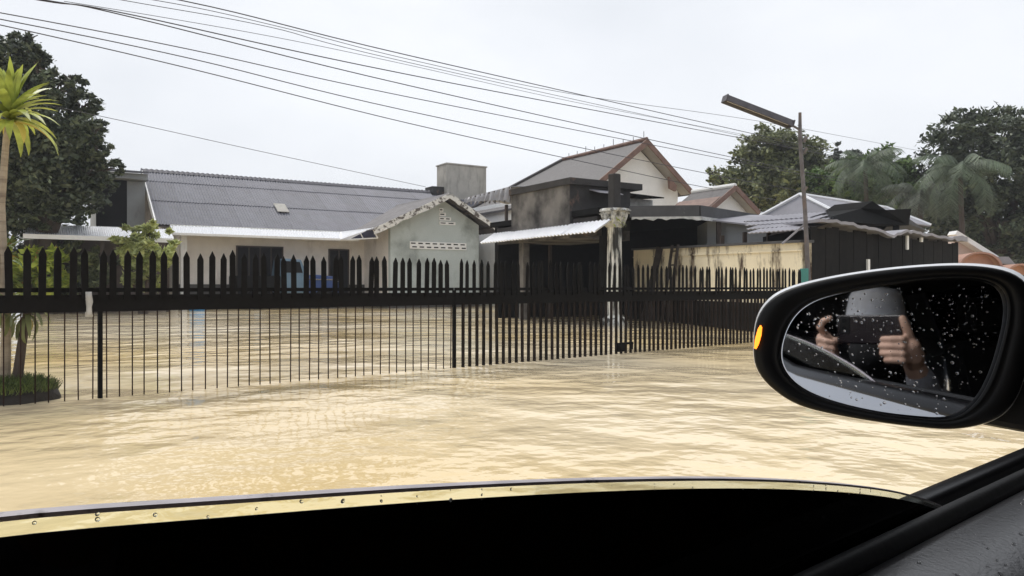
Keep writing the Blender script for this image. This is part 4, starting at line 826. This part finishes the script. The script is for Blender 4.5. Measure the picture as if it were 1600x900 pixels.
MB().loft([[(p.x, VG - .0006, p.z - strip), (p.x, VG - .0002, p.z - strip), (p.x, VG - .0002, zlow), (p.x, VG - .0006, zlow)] for p in sm]).build('tinted_pane', 'film', win)
# door: outer skin, belt mouldings, inner trim
def rise(u_): return .14 * max(0, .12 - u_)                # the belt line climbs towards the rear
def skin(u0, u1, prof, name, m, n=10, th=.02, bow=.0):
    b = MB(); r_ = []
    for i in range(n + 1):
        u_ = u0 + (u1 - u0) * i / n; r_.append([(u_, v_, z_ + rise(u_) * max(0, (z_ - Zb + .5) / .5)) for v_, z_ in prof] + [(u_, v_ - th, z_ + rise(u_) * max(0, (z_ - Zb + .5) / .5)) for v_, z_ in prof[::-1]])
    return b.loft(r_).build(name, m, car, smooth=False)
outer = [(.206, Zb - .016), (.226, Zb - .05), (.252, Zb - .16), (.262, Zb - .30), (.258, Zb - .48), (.246, Zb - .62), (.236, Zb - .80), (.205, Zb - .92)]
SHIFT = [skin(-.52, .86, outer, 'front_door', 'silver', 14, .025), skin(-1.46, -.53, outer, 'rear_door', 'silver', 10, .025)]
seal = lambda prof, u0, u1, name, m: MB().loft([[(u_, v_, z_ + rise(u_)) for v_, z_ in prof] for u_ in np.linspace(u0, u1, 40)]).build(name, m, car, smooth=True)
kz = lambda prof: [(VG + (v_ - .18) * KV, Zb + dz * KV) for v_, dz in prof]
seal(kz([(.1885, -.040), (.1885, -.012), (.193, -.0075), (.203, -.009), (.217, -.018), (.217, -.040)]), -1.46, .9, 'outer_belt_moulding', 'gloss')
seal(kz([(.178, -.030), (.178, -.008), (.175, -.0055), (.171, -.0075), (.1685, -.012), (.1685, -.030)]), -.52, .9, 'inner_belt_seal', 'matt')
tp_ = kz([(.168, -.030), (.1675, -.0145), (.160, -.0122), (.140, -.0140), (.115, -.020), (.092, -.034), (.076, -.062), (.070, -.11), (.068, -.30), (.05, -.36), (.055, -.75)])
td = MB(); td.loft([[(u_, v_, z_ + rise(u_) * max(0, (z_ - Zb + .5) / .5)) for v_, z_ in tp_] + [(u_, VG - .012, Zb - .6), (u_, VG - .012, Zb - .03)] for u_ in np.linspace(-.52, .9, 24)]); dtrim = td.build('door_trim', 'trim', car, smooth=True)
# rain drops lying on the trim
def drops(n, where, name, parent, rmin=.0006, rmax=.0018):
    b = MB()
    for _ in range(n):
        c_, nn_ = where(); r_ = random.uniform(rmin, rmax) * random.choice((.6, .8, 1, 1.3)); nn_ = Vector(nn_).normalized(); x_ = nn_.orthogonal().normalized(); y_ = nn_.cross(x_); rg = []
        for f_, h_ in ((1, -.15), (.98, .12), (.8, .42), (.45, .62), (.05, .70)): rg.append([tuple(Vector(c_) + (x_ * math.cos(q) * (1 + .25 * math.sin(_)) + y_ * math.sin(q)) * r_ * f_ + nn_ * r_ * h_) for q in [2 * math.pi * k / 8 for k in range(8)]])
        b.loft(rg)
    return tag(b.build(name, 'drop', parent, smooth=True), kind='stuff')
def on_trim():
    i = random.choice((2, 3, 3, 4, 4, 4, 5)); a, b = tp_[i], tp_[i + 1]; t = random.random(); return (random.uniform(.12, .85), a[0] + (b[0] - a[0]) * t, a[1] + (b[1] - a[1]) * t), (0, -(b[1] - a[1]) * -1, abs(b[0] - a[0]))
drops(700, lambda: (lambda r_: (r_[0], (0, -.4, 1)))(on_trim()), 'raindrops', dtrim, .0003, .0009)
drops(90, lambda: (lambda p: ((p.x, VG - .0007, p.z - random.uniform(.0004, .0034)), (0, -1, 0)))(random.choice([q for q in sm if 0 < q.x < .45])), 'raindrops', win, .00015, .0004)
# wing mirror
TM = .62; dm = Vector(((1316 - CX) / F, 1, -(501 - CY) / F)).normalized(); n_m = -dm
cen = Vector(P(1395, 545, TM)); rx_ = dm.cross(Vector((0, 0, 1))).normalized(); uy_ = rx_.cross(dm)
org = Vector((0, 0, H))
def on_m(px, py, offs=0.0):                                  # where the pixel's ray meets the mirror plane: local a, b
    d_ = Vector(((px - CX) / F, 1, -(py - CY) / F)); t = (cen - org + n_m * offs).dot(n_m) / d_.dot(n_m); q = org + d_ * t - cen; return q.dot(rx_), q.dot(uy_)
def w_m(a, b, c): q = cen + rx_ * a + uy_ * b + n_m * c; return CA.loc(q)
NP = 144
def polar(pts, n=NP):
    ab0 = [Vector(on_m(*p)) for p in pts]; ab = []; q_ = len(ab0)
    for i in range(q_):
        p0, p1, p2, p3 = [ab0[(i + k) % q_] for k in (-1, 0, 1, 2)]
        for j in range(8):
            t = j / 8; ab.append(.5 * ((2 * p1) + (p2 - p0) * t + (2 * p0 - 5 * p1 + 4 * p2 - p3) * t * t + (3 * p1 - p0 - 3 * p2 + p3) * t ** 3))
    an = [math.atan2(b, a) for a, b in ab]; rd = [math.hypot(a, b) for a, b in ab]
    o_ = np.argsort(an); an = np.array(an)[o_]; rd = np.array(rd)[o_]; an = np.concatenate([an - 2 * math.pi, an, an + 2 * math.pi]); rd = np.concatenate([rd] * 3)
    th_ = np.linspace(-math.pi, math.pi, n, endpoint=False); r_ = np.interp(th_, an, rd)
    for _ in range(6): r_ = (np.roll(r_, 1) + 2 * r_ + np.roll(r_, -1)) / 4
    return [(r * math.cos(t), r * math.sin(t)) for r, t in zip(r_, th_)]
g_out = polar([(1218, 560), (1223, 530), (1236, 500), (1258, 478), (1290, 464), (1350, 451), (1420, 440), (1480, 435), (1530, 436), (1561, 443), (1572, 460), (1574, 490), (1566, 530), (1551, 580), (1531, 620), (1505, 646), (1480, 655), (1440, 653), (1380, 646), (1320, 633), (1270, 616), (1240, 598), (1225, 579)])
b_out = polar([(1180, 545), (1183, 505), (1196, 483), (1222, 462), (1285, 443), (1360, 430), (1440, 422), (1510, 421), (1560, 428), (1600, 448), (1612, 490), (1606, 540), (1592, 600), (1570, 640), (1540, 660), (1490, 669), (1450, 667), (1380, 659), (1300, 645), (1240, 628), (1197, 596), (1180, 570)])
h_out = polar([(1177, 545), (1180, 500), (1190, 479), (1215, 455), (1280, 436), (1360, 422), (1440, 414), (1510, 411.5), (1560, 416), (1604, 430), (1622, 490), (1612, 540), (1598, 604), (1574, 645), (1541, 662), (1490, 671), (1450, 669), (1380, 661), (1300, 647), (1240, 630), (1195, 597), (1178, 570)])
b_out = [(p[0] * .38 + q[0] * .62, p[1] * .38 + q[1] * .62) for p, q in zip(b_out, h_out)]
sc = lambda o_, k, da=0, db=0: [(a * k + da, b * k + db) for a, b in o_]
ring = lambda o_, c: [w_m(a, b, c) for a, b in o_]
dpl = (cen - org).dot(dm)
def ringc(o_, c):                                            # same outline on a plane c nearer than the mirror plane
    out_ = []
    for a, b in o_:
        q = cen + rx_ * a + uy_ * b; q = org + (q - org) * (1 - c / dpl); out_.append(CA.loc(q))
    return out_

RAD = 1.4
mirror = MB(); mirror.loft([ringc(b_out, -.001), ringc(sc(h_out, .995), -.010), ringc(h_out, -.022), ringc(sc(h_out, .99), -.04), ring(sc(h_out, .96), -.065), ring(sc(h_out, .80, .01), -.10), ring(sc(h_out, .45, .02), -.12), ring(sc(h_out, .05, .02), -.124)], cap=False)
mirror = mirror.build('side_mirror', 'cap', car, smooth=True)
mx_ = lambda k: [(a[0] * (1 - k) + b[0] * k, a[1] * (1 - k) + b[1] * k) for a, b in zip(b_out, g_out)]
MB().loft([ringc(sc(b_out, .97), -.012), ringc(b_out, -.0005), ringc(mx_(.08), .002), ringc(mx_(.35), .003), ringc(mx_(.66), .002), ringc(mx_(.80), .0002), ringc(mx_(.84), .001), ringc(mx_(.96), .0002), ringc(g_out, -.002), ringc(sc(g_out, 1.01), -.03)], cap=False).build('bezel', 'bezel', mirror, smooth=True)
rg = []
for k in (1.07, .98, .9, .78, .66, .54, .42, .30, .18, .08, .01): rg.append([w_m(a * k, b * k, -.004 - ((a * k) ** 2 + (b * k) ** 2) / (2 * RAD)) for a, b in g_out])
ctr = on_m(1316, 501)
rg = []
for k in (1.07, .98, .9, .78, .66, .54, .42, .30, .18, .08, .01):
    rg.append([w_m(a * k, b * k, -.002 - ((a * k - ctr[0]) ** 2 + (b * k - ctr[1]) ** 2) / (2 * RAD) + .0) for a, b in g_out])
MB().loft(rg, cap=True).build('mirror_glass', 'mirror', mirror, smooth=True)
def on_glass():
    while True:
        px, py = random.uniform(1225, 1560), random.uniform(445, 650)
        if random.random() > (1.0 if px < 1350 and py < 510 else .38): continue
        a, b = on_m(px, py); t = math.atan2(b, a); k = int(round((t + math.pi) / (2 * math.pi) * NP)) % NP
        if math.hypot(a, b) < .93 * math.hypot(*g_out[k]): break
    p = Vector(w_m(a, b, -.002 - ((a - ctr[0]) ** 2 + (b - ctr[1]) ** 2) / (2 * RAD))); q = Vector(w_m(a, b, 1)) - p; return tuple(p), tuple(q)
drops(380, on_glass, 'raindrops', mirror, .0003, .0010)
# amber side repeater on the outer edge
sg = [on_m(x, y) for x, y in ((1188, 508), (1190, 511), (1189, 523), (1185, 537), (1181, 545), (1178.5, 544), (1180, 530), (1184.5, 514))]
MB().loft([[w_m(a, b, -.02) for a, b in sg], [w_m(a, b, .002) for a, b in sg], [w_m(a * .99 - .0, b, .006) for a, b in sg]]).build('turn_signal', 'signal', mirror, smooth=False)
# mirror foot on the door
ft = [on_m(x, y) for x, y in ((1575, 470), (1640, 455), (1760, 520), (1780, 720), (1680, 692), (1600, 679), (1522, 664), (1555, 600))]
MB().loft([[w_m(a, b, -.012) for a, b in ft], [w_m(a, b, -.06) for a, b in ft]]).build('mirror_foot', 'matt', mirror, .006)
# rest of the shell (roof, pillars, panels, glass, wheels, cabin)
before = set(car.children)
VC = -.62; vm = lambda v: 2 * VC - v                          # mirrored to the driver's side
def skin2(u0, u1, name): 
    b = MB(); pr = [(vm(v_), z_) for v_, z_ in outer]; b.loft([[(u_, v_, z_) for v_, z_ in pr] + [(u_, v_ + .025, z_) for v_, z_ in pr[::-1]] for u_ in np.linspace(u0, u1, 8)]); return b.build(name, 'silver', car)
skin2(-.52, .86, 'front_door'); skin2(-1.46, -.53, 'rear_door')
ZR = H + .40
MB().loft([[(u_, v_, ZR + zc - .05 * ((v_ - VC) / .72) ** 2) for v_ in np.linspace(vm(.10), .10, 9)] + [(u_, v_, ZR + zc - .05 * ((v_ - VC) / .72) ** 2 - .04) for v_ in np.linspace(.10, vm(.10), 9)] for u_, zc in ((.60, -.03), (.3, 0), (-.6, .02), (-1.6, 0), (-2.15, -.04))]).build('roof', 'silver', car, smooth=False)
MB().box(-2.1, .55, vm(.06), .06, ZR - .115, ZR - .10).build('headliner', 'cloth', car)
for s_ in (0, 1):
    vv = (lambda v: v) if s_ == 0 else vm
    MB().bar((1.12, vv(.19), Zb - .02), (.60, vv(.09), ZR - .06), .06, .09).build('front_pillar', 'gloss', car)
    MB().bar((-.52, vv(.195), Zb - .05), (-.55, vv(.09), ZR - .06), .16, .05).build('middle_pillar', 'gloss', car)
    MB().bar((-1.5, vv(.195), Zb - .05), (-1.62, vv(.09), ZR - .06), .18, .05).build('rear_pillar', 'silver', car)
    MB().bar((.62, vv(.088), ZR - .065), (-2.1, vv(.088), ZR - .07), .05, .07).build('roof_rail', 'gloss', car)
    MB().prism([(-1.50, vv(.19), Zb - .06), (-.535, vv(.19), Zb - .06), (-.57, vv(.095), ZR - .09), (-1.60, vv(.095), ZR - .07)], (0, .004, 0)).build('rear_window', 'tint', car)
    MB().prism([(-2.20, vv(.16), Zb - .05), (-1.51, vv(.185), Zb - .06), (-1.61, vv(.095), ZR - .07), (-2.12, vv(.095), ZR - .08)], (0, .004, 0)).build('quarter_window', 'tint', car)
    sg_ = 1 if s_ == 0 else -1
    arch = lambda uc: [(uc + .40 * math.cos(q), -.10 + .40 * math.sin(q)) for q in np.linspace(math.pi, 0, 13)]
    fend = [(.87, Zb - .02), (.87, -.16)] + [(a_, b_) for a_, b_ in arch(1.40)] + [(1.95, -.12), (2.02, .2), (1.92, .48), (1.25, Zb - .06)]
    MB().prism([(a_, vv(.24), b_) for a_, b_ in fend], (0, -.04 * sg_, 0)).build('front_fender', 'silver', car, .01)
    rq = [(-1.47, Zb - .02), (-1.47, .1)] + [(a_, b_) for a_, b_ in arch(-1.62)[2:]][::-1][::-1] + [(-1.2, -.16)]
    rq = [(-1.47, Zb - .01), (-2.25, Zb - .01), (-2.42, .4), (-2.40, -.12), (-2.03, -.12)] + [(a_, b_) for a_, b_ in arch(-1.62)[1:8]] + [(-1.47, .29)]
    MB().prism([(a_, vv(.24), b_) for a_, b_ in rq], (0, -.04 * sg_, 0)).build('rear_fender', 'silver', car, .01)
    for uc in (1.40, -1.62):
        w_ = MB().tube([(uc, vv(.235), -.12), (uc, vv(.03), -.12)], .33, 28).build('wheel', 'rubber', car); MB().tube([(uc, vv(.243), -.12), (uc, vv(.20), -.12)], .21, 20).build('rim', 'chrome', w_)
    MB().box(-1.2, 1.0, min(vv(.20), vv(.10)), max(vv(.20), vv(.10)), -.24, -.10).build('sill', 'matt', car)
    MB().prism([(1.98, vv(-.12), .45), (1.90, vv(.17), .47), (1.93, vv(.17), .33), (2.03, vv(-.12), .31)], (-.04, 0, 0)).build('headlight', 'tube', car)
MB().loft([[(u_, v_, z_ - .05 * ((v_ - VC) / .8) ** 2) for v_ in np.linspace(vm(.2), .2, 9)] + [(u_, v_, z_ - .09) for v_ in np.linspace(.2, vm(.2), 9)] for u_, z_ in ((1.10, Zb), (1.4, Zb - .05), (1.75, Zb - .16), (1.98, Zb - .30))]).build('bonnet', 'silver', car)
MB().loft([[(1.98, v_, .48), (2.06, v_, .2), (2.04, v_, -.1), (1.9, v_, -.2), (1.85, v_, .48)] for v_ in np.linspace(vm(.2), .2, 7)]).build('front_bumper', 'silver', car)
MB().loft([[(-2.2, v_, Zb), (-2.44, v_, .4), (-2.46, v_, .1), (-2.40, v_, -.2), (-2.25, v_, -.2), (-2.15, v_, Zb)] for v_ in np.linspace(vm(.2), .2, 7)]).build('tailgate', 'silver', car)
MB().hexa([(1.10, vm(.15), Zb + .0), (1.10, .15, Zb + .0), (.62, .06, ZR - .07), (.62, vm(.06), ZR - .07), (1.106, vm(.15), Zb + .002), (1.106, .15, Zb + .002), (.626, .06, ZR - .068), (.626, vm(.06), ZR - .068)]).build('windscreen', 'tint', car)
MB().hexa([(-2.2, vm(.15), Zb), (-2.2, .15, Zb), (-2.1, .06, ZR - .1), (-2.1, vm(.06), ZR - .1), (-2.206, vm(.15), Zb), (-2.206, .15, Zb), (-2.106, .06, ZR - .1), (-2.106, vm(.06), ZR - .1)]).build('rear_screen', 'tint', car)
MB().prism([(.80, vm(.04), -.1), (.80, vm(.04), Zb - .12), (.86, vm(.04), Zb - .03), (1.1, vm(.04), Zb - .03), (1.1, vm(.04), -.1)], (0, 2 * (.04 - VC), 0)).build('dashboard', 'trim', car, .03)
MB().box(-2.3, 1.1, vm(.19), .19, -.20, -.16).build('floor', 'cloth', car)
MB().prism([(1.06, vm(.185), Zb - .06), (-.52, vm(.185), Zb - .06), (-.56, vm(.095), ZR - .09), (.60, vm(.095), ZR - .05)], (0, .004, 0)).build('driver_window', 'tint', car)
MB().box(-.52, .9, vm(.16), vm(.10), -.1, Zb - .03).build('driver_door_trim', 'trim', car)
tw_pts = [(.46 - .06 * math.sin(q), -.96 + .18 * math.cos(q), .55 + .17 * math.sin(q)) for q in np.linspace(0, 2 * math.pi, 25)]
sw = MB().tube(tw_pts, .015, 8).build('steering_wheel', 'trim', car); MB().bar((.47, -.96, .55), (.82, -.96, .45), .06, .06).build('steering_column', 'trim', sw)
def seat(uc, vc, wd):
    s_ = MB().prism([(uc - .28, vc - wd, .12), (uc + .27, vc - wd, .16), (uc + .30, vc - wd, .26), (uc + .24, vc - wd, .30), (uc - .28, vc - wd, .22)], (0, 2 * wd, 0)).build('seat', 'cloth', car, .03)
    MB().prism([(uc - .30, vc - wd, .14), (uc - .20, vc - wd, .22), (uc - .37, vc - wd, .86), (uc - .47, vc - wd, .84)], (0, 2 * wd, 0)).build('backrest', 'cloth', s_, .03)
    MB().box(uc - .50, uc - .40, vc - wd * .5, vc + wd * .5, .90, 1.06).build('headrest', 'cloth', s_, .03)
    MB().box(uc - .25, uc + .2, vc - wd * .8, vc + wd * .8, -.16, .13).build('seat_base', 'trim', s_)
seat(-.20, -.24, .23); seat(-.20, -1.0, .23); seat(-1.25, -.62, .6)

for o in SHIFT + [c_ for c_ in car.children if c_ not in before]: o.location.y += DV      # the shell sits with the window plane

# ------------------------------------------------------------------ the person holding the phone, seen in the mirror
def blob(chains, balls, voxel, name, m, parent=None, origin=(0, 0, 0), sm_=8):
    b = MB()
    for ch in chains:
        pts = [Vector(p) for p, r in ch]; rad = [r for p, r in ch]
        b.tube(pts, rad, 12)
        for p, r in ch: b.ball(p, r * .995, 12, 8)
    for c_, r_ in balls: b.ball(c_, r_, 16, 12)
    b.v = [(x - origin[0], y - origin[1], z - origin[2]) for x, y, z in b.v]
    o = b.build(name, m, parent); rm = o.modifiers.new('r', 'REMESH'); rm.mode = 'VOXEL'; rm.voxel_size = voxel; rm.use_smooth_shade = True
    s_ = o.modifiers.new('s', 'SMOOTH'); s_.iterations = sm_; s_.factor = .5
    dg = bpy.context.evaluated_depsgraph_get(); me = bpy.data.meshes.new_from_object(o.evaluated_get(dg)); o.modifiers.clear(); o.data = me
    return o
cw_ = lambda u, v, z: CA.w(u, v, z)
hip = Vector(cw_(-.36, -.29, .40)); ori = (hip.x, hip.y, .28)
fw = Vector((.405, .914, 0)); rt = Vector((.914, -.405, 0)); up = Vector((0, 0, 1))
hc = Vector((-.105, -.27, H - .034)) + rt * .085                # head centre
nk = hc - up * .15 - fw * .03; ch = hip * .35 + nk * .65; ch.z = .62
shR = nk + rt * .19 - up * .09 - fw * .03; shL = nk - rt * .19 - up * .09 - fw * .03
wrR = Vector((.150, -.060, .796)); wrL = Vector((-.062, -.065, .808))
elR = shR + Vector((.10, .06, -.23)); elL = shL + Vector((.05, .10, -.20))
kR = Vector(cw_(.10, -.41, .40)); kL = Vector(cw_(.12, -.16, .42)); fR = Vector(cw_(.36, -.39, -.06)); fL = Vector(cw_(.40, -.17, -.06))
hR = hip + Vector(CA.w(0, -.09, 0)); hL = hip + Vector(CA.w(0, .09, 0))
chains = [[(hip, .13), (hip.lerp(ch, .5), .115), (ch, .12), (nk - up * .05, .07), (nk, .052), (hc - up * .06, .055)],
          [(hR, .085), (kR, .06), (fR + up * .10, .042), (fR, .035), (fR + Vector(CA.w(.14, 0, -.02)), .03)], [(hL, .085), (kL, .06), (fL + up * .10, .042), (fL, .035), (fL + Vector(CA.w(.14, 0, -.02)), .03)],
          [(nk - up * .06, .06), (shR, .055), (elR, .040), (wrR, .026)], [(nk - up * .06, .06), (shL, .055), (elL, .040), (wrL, .026)]]
balls = [(hc, (.072, .088, .112)), (hc + fw * .02 - up * .06, (.055, .065, .055)), (hc + fw * .096 - up * .012, (.014, .018, .022)), (hc + rt * .077 - up * .01, (.012, .02, .028)), (hc - rt * .077 - up * .01, (.012, .02, .028)), (hc + fw * .08 - up * .055, (.022, .012, .008))]
body = blob(chains, balls, .009, 'person', 'skin', None, ori, 4); body.location = ori
tag(body, 'person in grey hat and black jacket holding a phone with both hands', 'person')
def hand(palm, fingers, thumb):
    ch_ = [[(palm[0], .024), (palm[1], .026), (palm[2], .022)]] + fingers + [thumb]
    return blob(ch_, [], .0032, 'hand', 'skin', body, ori, 3)
dR = Vector((-.012, 0, -.048)); V3 = lambda p: tuple(Vector(p) + dR)
fgR = [[(V3((.162, -.010, z_)), .0098), (V3((.158, .012, z_ + .001)), .0095), (V3((.135, .017, z_ + .001)), .0088), (V3((.110 + dx_, .012, z_)), .0078)] for z_, dx_ in ((.903, .004), (.886, 0), (.869, .002), (.853, .012))]
hand([wrR, Vector(V3((.168, -.034, .865))), Vector(V3((.168, -.016, .888)))], fgR, [(V3((.168, -.016, .898)), .0125), (V3((.166, -.006, .920)), .0110), (V3((.160, .002, .940)), .0098), (V3((.156, .004, .953)), .0085)])
fgL = [[((-.052, -.012, .880), .0098), ((-.054, .010, .895), .0095), ((-.044, .013, .912), .0088), ((-.030, .006, .920), .0078)]] + [[((-.050, -.008, z_), .0098), ((-.050, .014, z_ + .002), .0095), ((-.034, .016, z_ - .002), .0088), ((-.020, .010, z_ - .004), .0078)] for z_ in (.862, .845, .829)]
fgL = [[((p_[0], p_[1], p_[2] - .014), r_) for p_, r_ in f_] for f_ in fgL]
hand([wrL, Vector((-.060, -.038, .830)), Vector((-.056, -.018, .850))], fgL, [((-.056, -.022, .850), .0125), ((-.034, -.026, .846), .011), ((-.010, -.024, .850), .0095)])
for o in body.children: o.location = (0, 0, 0)
sh_ch = [[(hip, .142), (hip.lerp(ch, .5), .130), (ch, .137), (nk - up * .075, .085), (nk - up * .0, .064)], [(nk - up * .075, .07), (shL, .072), (elL.lerp(shL, .2), .058), (elL, .052), (elL.lerp(wrL, .9), .034)], [(nk - up * .075, .07), (shR, .070)]]
blob(sh_ch, [(ch + rt * .06, (.13, .10, .12)), (ch - rt * .06, (.13, .10, .12))], .010, 'jacket', 'shirt', body, ori, 3)
blob([[(shR, .074), (elR.lerp(shR, .2), .060), (elR, .054), (elR.lerp(wrR, .9), .036)]], [], .010, 'sleeve', 'sleeve', body, ori, 3)
blob([[(hip, .146), (hR, .10), (kR, .072), (fR + up * .08, .056)], [(hip, .146), (hL, .10), (kL, .072), (fL + up * .08, .056)]], [], .012, 'trousers', 'trous', body, ori, 3)
hatm = MB(); hz = hc + up * .056 - Vector(ori)
n = 28; rgs = []
for r_, z_ in ((.070, -.006), (.086, -.004), (.112, -.020), (.114, -.017), (.097, .004), (.093, .030), (.084, .070), (.074, .088), (.045, .095), (.005, .097)):
    rgs.append([tuple(hz + rt * (r_ * .92 * math.cos(2 * math.pi * k / n)) + fw * (r_ * 1.05 * math.sin(2 * math.pi * k / n)) + up * z_) for k in range(n)])
hatm.loft(rgs).build('hat', 'hat', body, smooth=True)
blob([[(nk - up * .02, .066), (hc - up * .085, .062)]], [(hc + fw * .022 - up * .052, (.080, .090, .078))], .007, 'dark_chin_cover', 'shirt', body, ori, 3)  # dark cover added over chin and neck below the phone
b = MB()
for s_ in (-1, 1): b.ball(tuple(hc + fw * .079 + rt * s_ * .031 + up * .012 - Vector(ori)), (.011, .010, .008), 10, 8)
b.build('eyes', 'hair', body, smooth=True)
b = MB(); b.ball(tuple(hc - fw * .014 + up * .02 - Vector(ori)), (.078, .088, .098), 16, 12); b.build('hair', 'hair', body, smooth=True)
ph = thing('phone', 'dark phone held sideways in both hands inside the car', 'phone', (.06, -.016, H - .022))
MB().box(-.080, .078, -.0042, .0042, -.037, .037).build('body', 'phone', ph, .004)
MB().box(-.072, -.046, .0044, .0062, -.010, .034).build('camera_bump', 'gloss', ph, .002)
for z_ in (.022, .002): MB().tube([(-.060, .0062, z_), (-.060, .0072, z_)], .006, 12).build('lens', 'dark', ph)

# ------------------------------------------------------------------ rain haze
hzm = bpy.data.materials.new('rain haze'); hzm.use_nodes = True; t = hzm.node_tree; t.nodes.remove(t.nodes['Principled BSDF'])
pv = t.nodes.new('ShaderNodeVolumePrincipled'); pv.inputs['Color'].default_value = (.93, .95, 1, 1); pv.inputs['Density'].default_value = .0010; t.links.new(pv.outputs[0], t.nodes['Material Output'].inputs['Volume'])
tag(MB().box(-120, 120, -60, 140, GZ - 1, 13.5).build('haze', hzm), 'thin rain haze in the air over the flooded yard', 'haze', kind='stuff')
